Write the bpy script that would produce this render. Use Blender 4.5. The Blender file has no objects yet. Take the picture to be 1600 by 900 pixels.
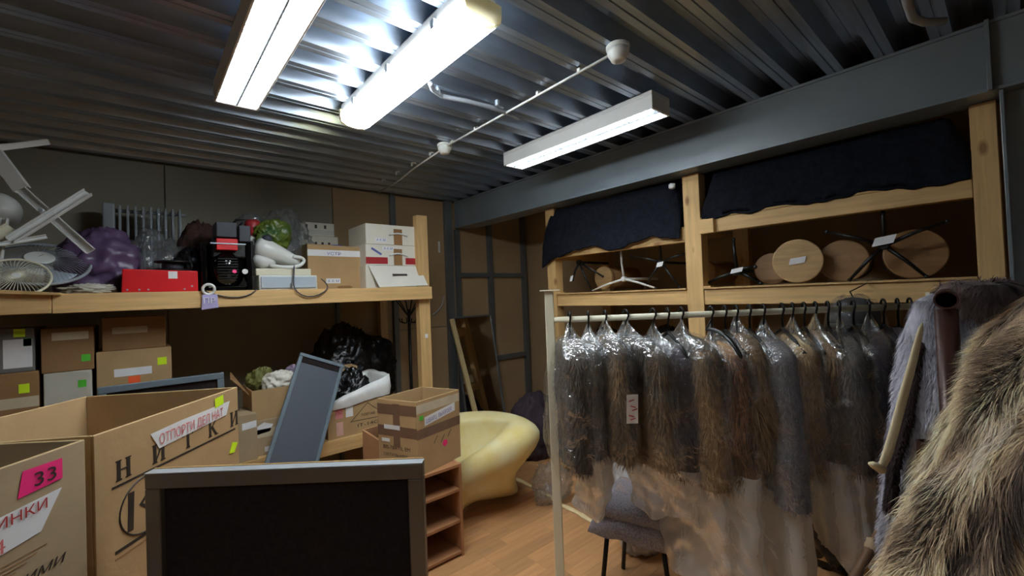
import bpy, bmesh, math, random
import numpy as np
from mathutils import Vector, Matrix, noise, Euler

scene = bpy.context.scene
COL = scene.collection
random.seed(7); RNG = np.random.default_rng(7)

# ------------------------------------------------------------------ camera
FPX = 678.0; EYE = 1.55
YAW = math.atan2(589, 678); ROLL = math.atan2(53, 1369); PITCH = math.atan(12.2 / 678)
F0 = Vector((math.sin(YAW), math.cos(YAW), 0)); R0 = Vector((math.cos(YAW), -math.sin(YAW), 0)); UZ = Vector((0, 0, 1))
FW = F0 * math.cos(PITCH) + UZ * math.sin(PITCH); U0 = -F0 * math.sin(PITCH) + UZ * math.cos(PITCH)
RT = R0 * math.cos(ROLL) - U0 * math.sin(ROLL); UP = R0 * math.sin(ROLL) + U0 * math.cos(ROLL)
CAM = Vector((0, 0, EYE))
cd = bpy.data.cameras.new('camera'); cam = bpy.data.objects.new('camera', cd); COL.objects.link(cam)
m = Matrix.Identity(4)
for i, ax in enumerate((RT, UP, -FW)):
    for j in range(3): m[j][i] = ax[j]
for j in range(3): m[j][3] = CAM[j]
cam.matrix_world = m
cd.sensor_width = 36; cd.lens = FPX / 1600 * 36; cd.clip_start = .02
scene.camera = cam

# ------------------------------------------------------------------ world, exposure
w = bpy.data.worlds.new('world'); scene.world = w; w.use_nodes = True
w.node_tree.nodes['Background'].inputs[0].default_value = (.5, .55, .6, 1)
w.node_tree.nodes['Background'].inputs[1].default_value = .02
vs = scene.view_settings
vs.view_transform = 'Standard'; vs.look = 'None'; vs.gamma = 1; vs.use_curve_mapping = False
vs.exposure = 1.35
LAMP = 24.0            # radiance of a lit fluorescent tube or diffuser
scene.cycles.transparent_max_bounces = 40
scene.cycles.max_bounces = 8
scene.cycles.sample_clamp_indirect = 6

# ------------------------------------------------------------------ pixel rays (1600 x 900 frame)
def ray(x, y): return RT * ((x - 800) / FPX) + UP * ((450 - y) / FPX) + FW
def onX(x, y, c): d = ray(x, y); return CAM + d * (c / d.x)
def onY(x, y, c): d = ray(x, y); return CAM + d * (c / d.y)
def onZ(x, y, c): d = ray(x, y); return CAM + d * ((c - EYE) / d.z)
def dep(x, y, z): return CAM + ray(x, y) * z
def CW(xc, z, h=0): v = R0 * xc + F0 * z; return Vector((v.x, v.y, h))

# ------------------------------------------------------------------ materials
MATS = {}
def nd(nt, t, **kw):
    n = nt.nodes.new(t)
    for k, v in kw.items():
        if k.startswith('i_'): n.inputs[k[2:].replace('_', ' ')].default_value = v
        else: setattr(n, k, v)
    return n
def rgba(c): return (c[0], c[1], c[2], 1)
def srgb(r, g, b):
    f = lambda v: (v / 255 / 12.92) if v / 255 <= .04045 else ((v / 255 + .055) / 1.055) ** 2.4
    return (f(r), f(g), f(b))
def M(name, col, rough=.6, metal=0., var=.15, scale=6., stretch=(1, 1, 1), bump=0., bscale=None, rand=0., spec=.5, detail=5, col2=None, attr=None, coat=0., sheen=0.):
    if name in MATS: return MATS[name]
    mt = bpy.data.materials.new(name); mt.use_nodes = True; nt = mt.node_tree; L = nt.links
    b = nt.nodes['Principled BSDF']
    b.inputs['Roughness'].default_value = rough; b.inputs['Metallic'].default_value = metal
    b.inputs['Specular IOR Level'].default_value = spec; b.inputs['Coat Weight'].default_value = coat
    b.inputs['Sheen Weight'].default_value = sheen
    tc = nd(nt, 'ShaderNodeTexCoord'); mp = nd(nt, 'ShaderNodeMapping'); mp.inputs['Scale'].default_value = stretch
    L.new(tc.outputs['Object'], mp.inputs['Vector'])
    nz = nd(nt, 'ShaderNodeTexNoise', i_Scale=scale, i_Detail=detail, i_Roughness=.6); L.new(mp.outputs[0], nz.inputs['Vector'])
    rp = nd(nt, 'ShaderNodeValToRGB')
    c2 = col2 or tuple(min(1, c * (1 + var)) for c in col)
    c1 = tuple(c * (1 - var) for c in col) if col2 is None else col
    rp.color_ramp.elements[0].position = .32; rp.color_ramp.elements[1].position = .68
    rp.color_ramp.elements[0].color = rgba(c1); rp.color_ramp.elements[1].color = rgba(c2)
    L.new(nz.outputs['Fac'], rp.inputs['Fac']); out = rp.outputs['Color']
    if attr:
        at = nd(nt, 'ShaderNodeAttribute', attribute_name=attr)
        mx = nd(nt, 'ShaderNodeMix', data_type='RGBA', blend_type='MULTIPLY'); mx.inputs['Factor'].default_value = 1
        L.new(at.outputs['Color'], mx.inputs[6]); L.new(out, mx.inputs[7]); out = mx.outputs[2]
    if rand:
        oi = nd(nt, 'ShaderNodeObjectInfo'); mr = nd(nt, 'ShaderNodeMapRange'); mr.inputs['To Min'].default_value = 1 - rand; mr.inputs['To Max'].default_value = 1 + rand
        L.new(oi.outputs['Random'], mr.inputs['Value'])
        hs = nd(nt, 'ShaderNodeHueSaturation'); L.new(mr.outputs[0], hs.inputs['Value']); L.new(out, hs.inputs['Color']); out = hs.outputs[0]
    L.new(out, b.inputs['Base Color'])
    if bump:
        n2 = nz
        if bscale:
            n2 = nd(nt, 'ShaderNodeTexNoise', i_Scale=bscale, i_Detail=4.); L.new(mp.outputs[0], n2.inputs['Vector'])
        bp = nd(nt, 'ShaderNodeBump', i_Strength=bump, i_Distance=.01); L.new(n2.outputs['Fac'], bp.inputs['Height']); L.new(bp.outputs[0], b.inputs['Normal'])
    MATS[name] = mt; return mt
def plastic_film(name, tint=(.97, .98, .99), milk=.06, gloss=.10, bscale=14., bump=.6, milkcol=(.8, .8, .8), facing=.5):
    mt = bpy.data.materials.new(name); mt.use_nodes = True; nt = mt.node_tree; L = nt.links
    nt.nodes.remove(nt.nodes['Principled BSDF']); out = nt.nodes['Material Output']
    tr = nd(nt, 'ShaderNodeBsdfTransparent'); tr.inputs[0].default_value = rgba(tint)
    df = nd(nt, 'ShaderNodeBsdfDiffuse'); df.inputs[0].default_value = rgba(milkcol)
    tl = nd(nt, 'ShaderNodeBsdfTranslucent'); tl.inputs[0].default_value = rgba(milkcol)
    gl = nd(nt, 'ShaderNodeBsdfGlossy', i_Roughness=gloss); gl.inputs[0].default_value = (1, 1, 1, 1)
    tc = nd(nt, 'ShaderNodeTexCoord'); nz = nd(nt, 'ShaderNodeTexNoise', i_Scale=bscale, i_Detail=3., i_Distortion=1.2)
    L.new(tc.outputs['Object'], nz.inputs['Vector'])
    bp = nd(nt, 'ShaderNodeBump', i_Strength=bump, i_Distance=.02); L.new(nz.outputs['Fac'], bp.inputs['Height'])
    L.new(bp.outputs[0], gl.inputs['Normal'])
    ad = nd(nt, 'ShaderNodeMixShader'); ad.inputs[0].default_value = .5; L.new(df.outputs[0], ad.inputs[1]); L.new(tl.outputs[0], ad.inputs[2])
    m1 = nd(nt, 'ShaderNodeMixShader'); m1.inputs[0].default_value = milk; L.new(tr.outputs[0], m1.inputs[1]); L.new(ad.outputs[0], m1.inputs[2])
    fr = nd(nt, 'ShaderNodeFresnel', i_IOR=1.5); L.new(bp.outputs[0], fr.inputs['Normal'])
    mu = nd(nt, 'ShaderNodeMath', operation='MULTIPLY_ADD'); mu.inputs[1].default_value = facing; mu.inputs[2].default_value = .025
    L.new(fr.outputs[0], mu.inputs[0])
    m2 = nd(nt, 'ShaderNodeMixShader'); L.new(mu.outputs[0], m2.inputs[0]); L.new(m1.outputs[0], m2.inputs[1]); L.new(gl.outputs[0], m2.inputs[2])
    L.new(m2.outputs[0], out.inputs[0]); MATS[name] = mt; return mt
def emit(name, col, s):
    mt = bpy.data.materials.new(name); mt.use_nodes = True; nt = mt.node_tree
    nt.nodes.remove(nt.nodes['Principled BSDF']); e = nd(nt, 'ShaderNodeEmission'); e.inputs[0].default_value = rgba(col); e.inputs[1].default_value = s
    nt.links.new(e.outputs[0], nt.nodes['Material Output'].inputs[0]); MATS[name] = mt; return mt

WOODC = srgb(208, 170, 114)
wood_x = M('pine grain along x', WOODC, .62, var=.16, scale=5, stretch=(.5, 9, 9), bump=.1, rand=.06)
wood_y = M('pine grain along y', WOODC, .62, var=.16, scale=5, stretch=(9, .5, 9), bump=.1, rand=.06)
wood_z = M('pine grain along z', WOODC, .62, var=.16, scale=5, stretch=(9, 9, .5), bump=.1, rand=.06)
def add_knots(mt, stretch):
    nt = mt.node_tree; L = nt.links; b = nt.nodes['Principled BSDF']; src = b.inputs['Base Color'].links[0].from_socket
    tc = nd(nt, 'ShaderNodeTexCoord'); mp = nd(nt, 'ShaderNodeMapping'); mp.inputs['Scale'].default_value = stretch; L.new(tc.outputs['Object'], mp.inputs['Vector'])
    vo = nd(nt, 'ShaderNodeTexVoronoi', i_Scale=1.); L.new(mp.outputs[0], vo.inputs['Vector'])
    rp = nd(nt, 'ShaderNodeValToRGB'); rp.color_ramp.elements[0].position = .06; rp.color_ramp.elements[0].color = (.34, .2, .1, 1); rp.color_ramp.elements[1].position = .14; rp.color_ramp.elements[1].color = (1, 1, 1, 1)
    L.new(vo.outputs['Distance'], rp.inputs['Fac']); mx = nd(nt, 'ShaderNodeMix', data_type='RGBA', blend_type='MULTIPLY'); mx.inputs['Factor'].default_value = .8
    L.new(src, mx.inputs[6]); L.new(rp.outputs[0], mx.inputs[7]); L.new(mx.outputs[2], b.inputs['Base Color'])
add_knots(wood_x, (3.2, 7, 7)); add_knots(wood_y, (7, 3.2, 7)); add_knots(wood_z, (7, 7, 3.2))
ply = M('plywood', srgb(196, 160, 105), .7, var=.12, scale=4, stretch=(1, 6, 1))
card = M('cardboard', srgb(178, 146, 104), .8, var=.08, scale=5, bump=.08, bscale=60, rand=.08)
card_g = M('greyish cardboard', srgb(172, 150, 118), .8, var=.07, scale=5, bump=.08, bscale=60)
card_d = M('brown cardboard', srgb(150, 112, 72), .8, var=.1, scale=5, bump=.08, bscale=60, rand=.1)
card_w = M('white carton', srgb(226, 222, 210), .6, var=.05, scale=4)
card_o = M('aged whitish carton', srgb(190, 186, 172), .7, var=.08, scale=4)
edge_m = M('corrugated edge', srgb(214, 184, 132), .85, var=.12, scale=60)
paper = M('white paper', srgb(232, 232, 234), .6, var=.04, scale=20)
tape_b = M('brown tape', srgb(120, 92, 72), .3, var=.1, scale=10)
tape_c = M('clear tape', srgb(206, 192, 165), .2, var=.1, scale=10)
pink = M('pink sticker', srgb(255, 50, 130), .45, var=.05)
lime = M('lime sticker', srgb(214, 248, 40), .45, var=.05)
green_s = M('green sticker', srgb(90, 200, 60), .45, var=.05)
orange_s = M('orange sticker', srgb(240, 96, 50), .45, var=.05)
ink = M('black ink', srgb(50, 42, 36), .6, var=.2, scale=30)
ink_r = M('red ink', srgb(176, 46, 46), .6, var=.15, scale=30)
ink_p = M('red felt pen', srgb(214, 116, 116), .6, var=.15, scale=30)
ink_b = M('blue ink', srgb(96, 104, 170), .6, var=.15, scale=30)
steel = M('blue grey painted steel', srgb(122, 132, 140), .27, metal=.0, var=.08, scale=2.5, spec=.6)
stud_m = M('zinc stud', srgb(120, 126, 130), .4, metal=.5, var=.1, scale=3)
galv = M('galvanised deck', srgb(172, 184, 200), .34, metal=.92, var=.22, scale=5, stretch=(.35, 5, 1), bump=.05, bscale=7)
panel_b = M('brown hardboard', srgb(176, 148, 112), .75, var=.07, scale=2, rand=.05)
panel_g = M('grey beige board', srgb(152, 146, 132), .8, var=.05, scale=2)
wall_m = M('plain wall', srgb(140, 132, 118), .85, var=.05, scale=2)
white_m = M('white enamel', srgb(214, 214, 212), .4, var=.04)
white_p = M('white plastic', srgb(222, 224, 220), .3, var=.03)
cream_m = M('cream paint', srgb(222, 216, 192), .4, var=.04)
yellowed = M('yellowed plastic', srgb(232, 220, 170), .35, var=.08)
yellowed.node_tree.nodes['Principled BSDF'].inputs['Transmission Weight'].default_value = .55
yellowed.node_tree.nodes['Principled BSDF'].inputs['Roughness'].default_value = .6
grey_al = M('grey aluminium', srgb(120, 124, 126), .38, metal=.6, var=.06, scale=3)
dark_al = M('bronze aluminium', srgb(112, 106, 98), .4, metal=.55, var=.06, scale=3)
silver = M('bright silver edge', srgb(196, 204, 214), .3, metal=.6, var=.05)
felt = M('black felt', srgb(40, 34, 34), .95, var=.2, scale=80, spec=.1)
slate = M('slate grey board', srgb(74, 80, 90), .5, var=.06, scale=3)
slate_f = M('slate grey frame', srgb(96, 110, 120), .4, var=.05)
blk = M('black plastic', srgb(18, 18, 20), .35, var=.2)
blk_g = M('glossy black', srgb(10, 9, 11), .08, var=.2, coat=.5)
blk_m = M('black metal', srgb(20, 19, 19), .4, metal=.3, var=.2)
blk_bag = M('black bin bag', srgb(15, 15, 17), .22, var=.3, scale=10, bump=.7, bscale=22)
navy = M('navy fabric', srgb(25, 27, 35), .95, var=.35, scale=30, bump=.5, bscale=60, spec=.1)
red_m = M('red enamel', srgb(214, 22, 30), .4, var=.05)
red_d = M('dull red', srgb(170, 44, 50), .45, var=.05)
purple = M('purple bag', srgb(98, 76, 110), .35, var=.15, scale=6, bump=.4, bscale=16)
plum = M('plum cloth', srgb(62, 48, 58), .9, var=.15, scale=20)
dk_grey = M('dark grey case', srgb(52, 56, 66), .55, var=.08)
maroon = M('dark brown cloth', srgb(60, 34, 28), .85, var=.25, scale=14, bump=.3, bscale=30)
lilac = M('lilac card', srgb(178, 168, 214), .5, var=.06)
teal = M('green bag', srgb(40, 84, 42), .35, var=.4, scale=9, col2=srgb(120, 130, 40), bump=.4, bscale=14)
foam_m = M('yellow foam', srgb(226, 204, 132), .85, var=.1, scale=5, col2=srgb(230, 222, 178), bump=.08, bscale=90)
tweed = M('grey tweed', srgb(146, 140, 148), .95, var=.35, scale=120, bump=.4, bscale=120)
brown_p = M('brown pipe', srgb(66, 40, 32), .35, metal=.3, var=.12, scale=6)
lamin_s = M('cabinet laminate', srgb(160, 112, 76), .5, var=.1, scale=4, stretch=(1, 1, 8))
chip = M('brown fibreboard', srgb(168, 122, 84), .7, var=.05)
disc_m = M('wooden disc', srgb(190, 156, 110), .6, var=.16, scale=6, stretch=(1, 1, 6))
disc_d = M('dark wooden disc', srgb(150, 112, 72), .5, var=.2, scale=5, stretch=(1, 1, 5))
leather = M('cream leather edge', srgb(232, 216, 176), .7, var=.06)
stick_m = M('wood stick', srgb(120, 88, 62), .5, var=.2, scale=8)
mirror_m = M('mirror glass', (.8, .82, .82), .03, metal=1., var=.01)
grey_l = M('light grey metal', srgb(150, 156, 164), .45, var=.05)
blue_g = M('pale blue grey', srgb(176, 188, 200), .45, var=.04)
plank_m = M('laminate plank', srgb(194, 144, 98), .38, var=.12, scale=4, stretch=(.7, 9, 1), rand=.17)
clear = plastic_film('clear film', milk=.03, gloss=.07, facing=.22, bscale=20, bump=.8)
clear2 = plastic_film('clear thick film', milk=.16, gloss=.1, bscale=16, milkcol=(.8, .86, .9), facing=.6)
milky = plastic_film('milky film', milk=.68, gloss=.2, bscale=10, milkcol=(.9, .89, .87), facing=.35)
lit_tube = emit('lit tube', (.90, .975, 1), LAMP)
lit_diff = emit('lit diffuser', (.90, .975, 1), LAMP * .62)

# ------------------------------------------------------------------ mesh builder
class MB:
    def __init__(s): s.v = []; s.f = []
    def add(s, vs_, fs):
        o = len(s.v); s.v += [Vector(p) for p in vs_]; s.f += [tuple(i + o for i in f) for f in fs]; return s
    def hexa(s, p):      # 8 points: 4 bottom CCW, 4 top CCW
        return s.add(p, [(3, 2, 1, 0), (4, 5, 6, 7), (0, 1, 5, 4), (1, 2, 6, 5), (2, 3, 7, 6), (3, 0, 4, 7)])
    def box(s, x0, x1, y0, y1, z0, z1):
        return s.hexa([(x0, y0, z0), (x1, y0, z0), (x1, y1, z0), (x0, y1, z0), (x0, y0, z1), (x1, y0, z1), (x1, y1, z1), (x0, y1, z1)])
    def slab(s, o, u, v, n):   # parallelepiped from a corner and three edge vectors
        o, u, v, n = map(Vector, (o, u, v, n)); q = [o, o + u, o + u + v, o + v]
        if u.cross(v).dot(n) < 0: q = q[::-1]
        return s.hexa(q + [p + n for p in q])
    def beam(s, a, b, wd, ht, upv=(0, 0, 1)):
        a, b = Vector(a), Vector(b); d = (b - a); u = d.normalized(); sd = u.cross(Vector(upv)).normalized() * wd; up_ = sd.cross(u).normalized() * ht
        return s.slab(a - sd / 2 - up_ / 2, d, sd, up_)
    def tube(s, pts, r, n=8, cap=True):
        pts = [Vector(p) for p in pts]; rs = r if isinstance(r, (list, tuple)) else [r] * len(pts); rings = []
        t0 = (pts[1] - pts[0]).normalized(); a = t0.orthogonal().normalized()
        for i, p in enumerate(pts):
            t = ((pts[min(i + 1, len(pts) - 1)] - pts[max(i - 1, 0)])).normalized()
            a = (a - t * a.dot(t)).normalized(); b = t.cross(a)
            rings.append([p + (a * math.cos(2 * math.pi * k / n) + b * math.sin(2 * math.pi * k / n)) * rs[i] for k in range(n)])
        return s.loft(rings, True, cap)
    def loft(s, rings, closed=True, cap=True):
        n = len(rings[0]); o = len(s.v)
        for rg in rings: s.v += [Vector(p) for p in rg]
        for i in range(len(rings) - 1):
            for k in range(n if closed else n - 1):
                k2 = (k + 1) % n; s.f.append((o + i * n + k, o + i * n + k2, o + (i + 1) * n + k2, o + (i + 1) * n + k))
        if cap and closed:
            s.f.append(tuple(o + k for k in reversed(range(n)))); s.f.append(tuple(o + (len(rings) - 1) * n + k for k in range(n)))
        return s
    def disc(s, c, axis, r, th, n=32, bulge=0):
        c, axis = Vector(c), Vector(axis).normalized(); a = axis.orthogonal().normalized(); b = axis.cross(a)
        rg = lambda rr, h: [c + axis * h + (a * math.cos(2 * math.pi * k / n) + b * math.sin(2 * math.pi * k / n)) * rr for k in range(n)]
        e = min(.004, th / 4)
        return s.loft([rg(r - e, 0), rg(r, e), rg(r, th - e), rg(r - e, th)])
    def ball(s, c, r, nu=20, nv=12, fn=None):
        c = Vector(c); rr = r if isinstance(r, (tuple, list)) else (r, r, r); rings = []
        for j in range(nv + 1):
            th = math.pi * (j + .001) / (nv + .002); ring = []
            for i in range(nu):
                ph = 2 * math.pi * i / nu; d = Vector((math.sin(th) * math.cos(ph), math.sin(th) * math.sin(ph), -math.cos(th)))
                q = Vector((d.x * rr[0], d.y * rr[1], d.z * rr[2]))
                if fn: q = fn(d, q)
                ring.append(c + q)
            rings.append(ring)
        return s.loft(rings)
def inv(parent):
    mw = Matrix.Identity(4)
    p = parent; chain = []
    while p: chain.append(p); p = p.parent
    for p in reversed(chain): mw = mw @ (Matrix.Translation(p.location) @ p.rotation_euler.to_matrix().to_4x4())
    return mw.inverted()
def mesh_obj(name, mb, mat, parent=None, smooth=False, bevel=0, world=True, sub=0, solid=0):
    me = bpy.data.meshes.new(name)
    vs_ = mb.v
    if world and parent is not None:
        mi = inv(parent); vs_ = [mi @ p for p in vs_]
    loc = None
    if parent is None and world:          # top-level single mesh: origin at its base
        A = np.array([tuple(p) for p in vs_]); loc = Vector(((A[:, 0].min() + A[:, 0].max()) / 2, (A[:, 1].min() + A[:, 1].max()) / 2, A[:, 2].min()))
        vs_ = [p - loc for p in vs_]
    me.from_pydata([tuple(p) for p in vs_], [], mb.f); me.update()
    if smooth: me.shade_smooth()
    o = bpy.data.objects.new(name, me); COL.objects.link(o)
    if loc is not None: o.location = loc
    if parent is not None: o.parent = parent
    if mat: me.materials.append(mat)
    if solid:
        md = o.modifiers.new('thickness', 'SOLIDIFY'); md.thickness = solid; md.offset = 0
    if bevel:
        md = o.modifiers.new('edge', 'BEVEL'); md.width = bevel; md.segments = 2; md.limit_method = 'ANGLE'
    if sub:
        md = o.modifiers.new('smooth', 'SUBSURF'); md.levels = sub; md.render_levels = sub
    return o
def tag(o, label, cat=None, group=None, kind=None):
    o['label'] = label
    if cat: o['category'] = cat
    if group: o['group'] = group
    if kind: o['kind'] = kind
    return o
def thing(name, label, cat, loc=(0, 0, 0), rotz=0, group=None):
    o = bpy.data.objects.new(name, None); COL.objects.link(o); o.location = loc; o.rotation_euler = (0, 0, rotz); o.empty_display_size = .05
    return tag(o, label, cat, group)
def struct(name, mb, mat, label=None, **k):
    o = mesh_obj(name, mb, mat, **k); o['kind'] = 'structure'
    if label: o['label'] = label
    return o
def text(name, s, o, u, v, size, mat, parent, lift=.0012, width=None, shear=0):
    cu = bpy.data.curves.new('lettering', 'FONT'); cu.body = s; cu.size = 1; cu.align_x = 'LEFT'; cu.shear = shear
    ob = bpy.data.objects.new('lettering', cu); COL.objects.link(ob)
    dg = bpy.context.evaluated_depsgraph_get(); me = bpy.data.meshes.new_from_object(ob.evaluated_get(dg)); bpy.data.objects.remove(ob)
    u, v, o = Vector(u).normalized(), Vector(v).normalized(), Vector(o); n = u.cross(v)
    xs = [p.co.x for p in me.vertices] or [0, 1]
    sx = size if width is None else width / max(.001, max(xs) - min(xs)); x0 = min(xs)
    mb = MB(); mb.v = [o + u * ((p.co.x - x0) * sx) + v * (p.co.y * size) + n * lift for p in me.vertices]; mb.f = [tuple(p.vertices) for p in me.polygons]
    bpy.data.meshes.remove(me)
    return mesh_obj(name, mb, mat, parent)
def sticker(name, o, u, v, wd, ht, mat, parent, lift=.0006, pts=None):
    u, v, o = Vector(u).normalized(), Vector(v).normalized(), Vector(o); n = u.cross(v) * lift
    q = pts or [(0, 0), (wd, 0), (wd, ht), (0, ht)]
    mb = MB(); P = [o + u * a + v * b for a, b in q]; k = len(P)
    mb.v = P + [p + n for p in P]
    mb.f = [tuple(range(k))[::-1], tuple(range(k, 2 * k))] + [(i, (i + 1) % k, (i + 1) % k + k, i + k) for i in range(k)]
    return mesh_obj(name, mb, mat, parent)
def nz3(p, f, seed=0): return noise.noise(Vector(p) * f + Vector((seed * 7.3, seed * 3.1, seed * 5.7)))
def crumple(rad, amp, f, seed, flat=-.85):
    def fn(d, q):
        dw = d + Vector((nz3(d, 1.7, seed + 11), nz3(d, 1.7, seed + 12), nz3(d, 1.7, seed + 13))) * .35
        k = 1 + amp * nz3(d, f * .8, seed) + amp * .75 * (1 - 2.4 * abs(nz3(dw, f * 1.6, seed + 3))) + amp * .3 * (1 - 2.4 * abs(nz3(dw, f * 3.6, seed + 5))) - amp * .55
        q = q * k; q.z = max(q.z, rad[2] * flat); return q
    return fn
def bag(name, label, cat, c, r, mat, amp=.22, f=2.2, seed=1, group=None, nu=64, nv=40, flat=-.8, knot=None, parent=None, knot_mat=None):
    c = Vector(c); mb = MB().ball(c, r, nu, nv, crumple(r, amp, f, seed, flat))
    if parent is not None: return mesh_obj(name, mb, mat, parent, smooth=True)
    return tag(mesh_obj(name, mb, mat, None, smooth=True), label, cat, group)

# ================================================================== STRUCTURE
XL, XR, YB, YF, ZC = -2.6, 3.75, 4.0, -3.2, 2.6
# floor: slab with laminate strips laid as single planks where the floor shows
px0, px1, py0, py1 = 1.15, 3.05, .75, 3.35
fb = MB(); fb.box(XL - .1, XR + .1, YF - .1, YB + .1, -.12, -.012)
for a in ((XL, px0, YF, YB), (px1, XR, YF, YB), (px0, px1, YF, py0), (px0, px1, py1, YB)): fb.box(a[0], a[1], a[2], a[3], -.012, 0)
floor = struct('floor', fb, plank_m, 'orange brown wood laminate floor of narrow strips')
proto = {}
def plank(x0, x1, y0, y1):
    L_, W_ = round(x1 - x0, 3), round(y1 - y0, 3)
    if (L_, W_) not in proto:
        me = bpy.data.meshes.new('plank'); g = .0002; e = .0006
        q = lambda x, y, z: (x, y, z)
        a, b = L_ - g, W_ - g
        me.from_pydata([(g, g, -.011), (a, g, -.011), (a, b, -.011), (g, b, -.011), (g, g, -e), (a, g, -e), (a, b, -e), (g, b, -e), (g + e, g + e, 0), (a - e, g + e, 0), (a - e, b - e, 0), (g + e, b - e, 0)], [],
                       [(3, 2, 1, 0), (0, 1, 5, 4), (1, 2, 6, 5), (2, 3, 7, 6), (3, 0, 4, 7), (4, 5, 9, 8), (5, 6, 10, 9), (6, 7, 11, 10), (7, 4, 8, 11), (8, 9, 10, 11)])
        me.materials.append(plank_m); proto[(L_, W_)] = me
    o = bpy.data.objects.new('plank', proto[(L_, W_)]); COL.objects.link(o); o.parent = floor; o.location = Vector((x0, y0, 0)) - floor.location
PW, PL = .086, .5
y = py0; k = 0
while y < py1 - .001:
    y2 = min(py1, y + PW); off = random.choice([.08, .2, .31, .39, .14]); x = px0
    xs = [px0] + [px0 + off + i * PL for i in range(8) if px0 + off + i * PL < px1 - .03] + [px1]
    for a, b in zip(xs, xs[1:]): plank(a, b, y, y2)
    y = y2

# walls
wb = struct('wall_back', MB().box(XL, XR + .1, YB + .02, YB + .12, 0, ZC + .12), wall_m, 'back wall of brown and grey boards between steel studs')
def pan(x0, x1, z0, z1, mt, d=0.): mesh_obj('panel', MB().box(x0 + .004, x1 - .004, YB + .004 + d, YB + .019, z0 + .004, z1 - .004), mt, wb, bevel=.002)
for a, b in ((XL, -1.03), (-1.03, .174), (.174, 1.363)):
    pan(a, b, .9, ZC, panel_g); pan(a, b, .0, .9, panel_g)
for a, b in ((1.363, 1.92), (1.92, 2.56)):
    pan(a, b, 0, 1.25, panel_b); pan(a, b, 1.25, ZC, panel_b)
sx = [2.6, 3.12, 3.70]
for a, b in zip(sx, sx[1:]):
    for z0, z1 in ((0, .83), (.83, 1.80), (1.80, ZC)): pan(a, b, z0, z1, panel_b)
def chan(x, z0, z1, wd=.05):
    mb = MB(); mb.box(x - wd / 2, x + wd / 2, YB - .045, YB - .04, z0, z1); mb.box(x - wd / 2, x - wd / 2 + .005, YB - .04, YB + .002, z0, z1); mb.box(x + wd / 2 - .005, x + wd / 2, YB - .04, YB + .002, z0, z1)
    mesh_obj('stud', mb, stud_m, wb, bevel=.001)
chan(1.93, 0, ZC); chan(2.57, 0, ZC, .085); chan(2.68, 0, 2.3, .05); chan(3.13, 0, 2.62, .055); chan(3.66, 0, 2.62, .055); chan(1.37, 0, 1.62, .03)
for z in (.83, 1.80):
    for a, b in ((2.705, 3.1), (3.16, 3.63)):
        mb = MB().box(a, b, YB - .04, YB - .035, z - .025, z + .025); mb.box(a, b, YB - .035, YB + .002, z - .025, z - .02); mb.box(a, b, YB - .035, YB + .002, z + .02, z + .025)
        mesh_obj('rail', mb, stud_m, wb, bevel=.001)
q = onY(686, 386, YB); mesh_obj('paper_strip', MB().box(q.x - .01, q.x + .012, YB - .001, YB + .003, q.z - .06, q.z + .06), paper, wb)
q0, q1, q2 = onY(676, 492, YB - .02), onY(690, 478, YB - .02), onY(694, 462, YB - .02); mesh_obj('wall_cable', MB().tube([q0, q0.lerp(q1, .5) - UZ * .01, q1, q2], .006, 8), white_p, wb, smooth=True)
wr = struct('wall_right', MB().box(XR, XR + .1, YF, YB + .02, 0, ZC + .12), panel_b, 'brown board wall behind the wooden shelves')
struct('wall_left', MB().box(XL - .1, XL, YF, YB + .02, 0, ZC + .12), wall_m, 'plain grey beige wall')
struct('wall_front', MB().box(XL - .1, XR + .1, YF - .1, YF, 0, ZC + .12), wall_m, 'plain grey beige wall facing the shelves')

# ceiling: corrugated steel deck, sheets 0.75 m wide (four ribs each), ribs along x
ce = struct('ceiling', MB().box(XL - .1, XR + .1, YF - .1, YB + .12, ZC + .085, ZC + .2), galv, 'ribbed galvanised steel deck ceiling')
P = .1875
def deck_sheet(y0, nr, x0, x1):
    pf = []
    for k in range(nr):
        b = y0 + k * P
        pf += [(b, 0), (b + .030, 0), (b + .032, .006), (b + .036, .006), (b + .038, 0), (b + .068, 0), (b + .094, .075), (b + .125, .075), (b + .127, .07), (b + .133, .07), (b + .135, .075), (b + .1615, .075)]
    pf.append((y0 + nr * P, 0))
    mb = MB(); rings = [[(x, yy, ZC + zz) for yy, zz in pf] for x in (x0, x1)]
    mb.loft([[p for p in r] for r in zip(*rings)], closed=False)
    o = mesh_obj('deck_sheet', mb, galv, ce, solid=.0015)
ys = YF - .05
while ys < YB:
    n = min(4, int(math.ceil((YB - ys) / P - 1e-6))); deck_sheet(ys, n, XL, XR); ys += n * P

# ---------------- steel beam and column
bx, bz = 2.65, 2.31
bm = thing('steel_beam', 'blue grey painted steel I-beam running under the ribbed deck', 'beam', (bx + .1, 0, bz))
y0, y1 = -3.1, 3.95
mesh_obj('bottom_flange', MB().box(bx, bx + .2, y0, y1, bz, bz + .014), steel, bm, bevel=.002)
mesh_obj('web', MB().box(bx + .012, bx + .024, y0, y1, bz + .014, 2.586), steel, bm)
mesh_obj('top_flange', MB().box(bx, bx + .2, y0, y1, 2.586, 2.599), steel, bm)
mesh_obj('stiffener_plate', MB().box(bx - .02, bx + .012, .02, .034, bz, 2.599), steel, bm, bevel=.002)
mesh_obj('end_plate', MB().box(bx, bx + .2, y1, y1 + .012, bz, 2.599), steel, bm, bevel=.002)
cl = thing('steel_column', 'grey steel H-column beside the right end of the wooden shelves', 'column', (2.8, -.14, 0))
mesh_obj('flange', MB().box(2.66, 2.9, -.008, .004, 0, bz - .001), steel, cl, bevel=.002)
mesh_obj('flange', MB().box(2.66, 2.9, -.26, -.248, 0, bz - .001), steel, cl, bevel=.002)
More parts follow.
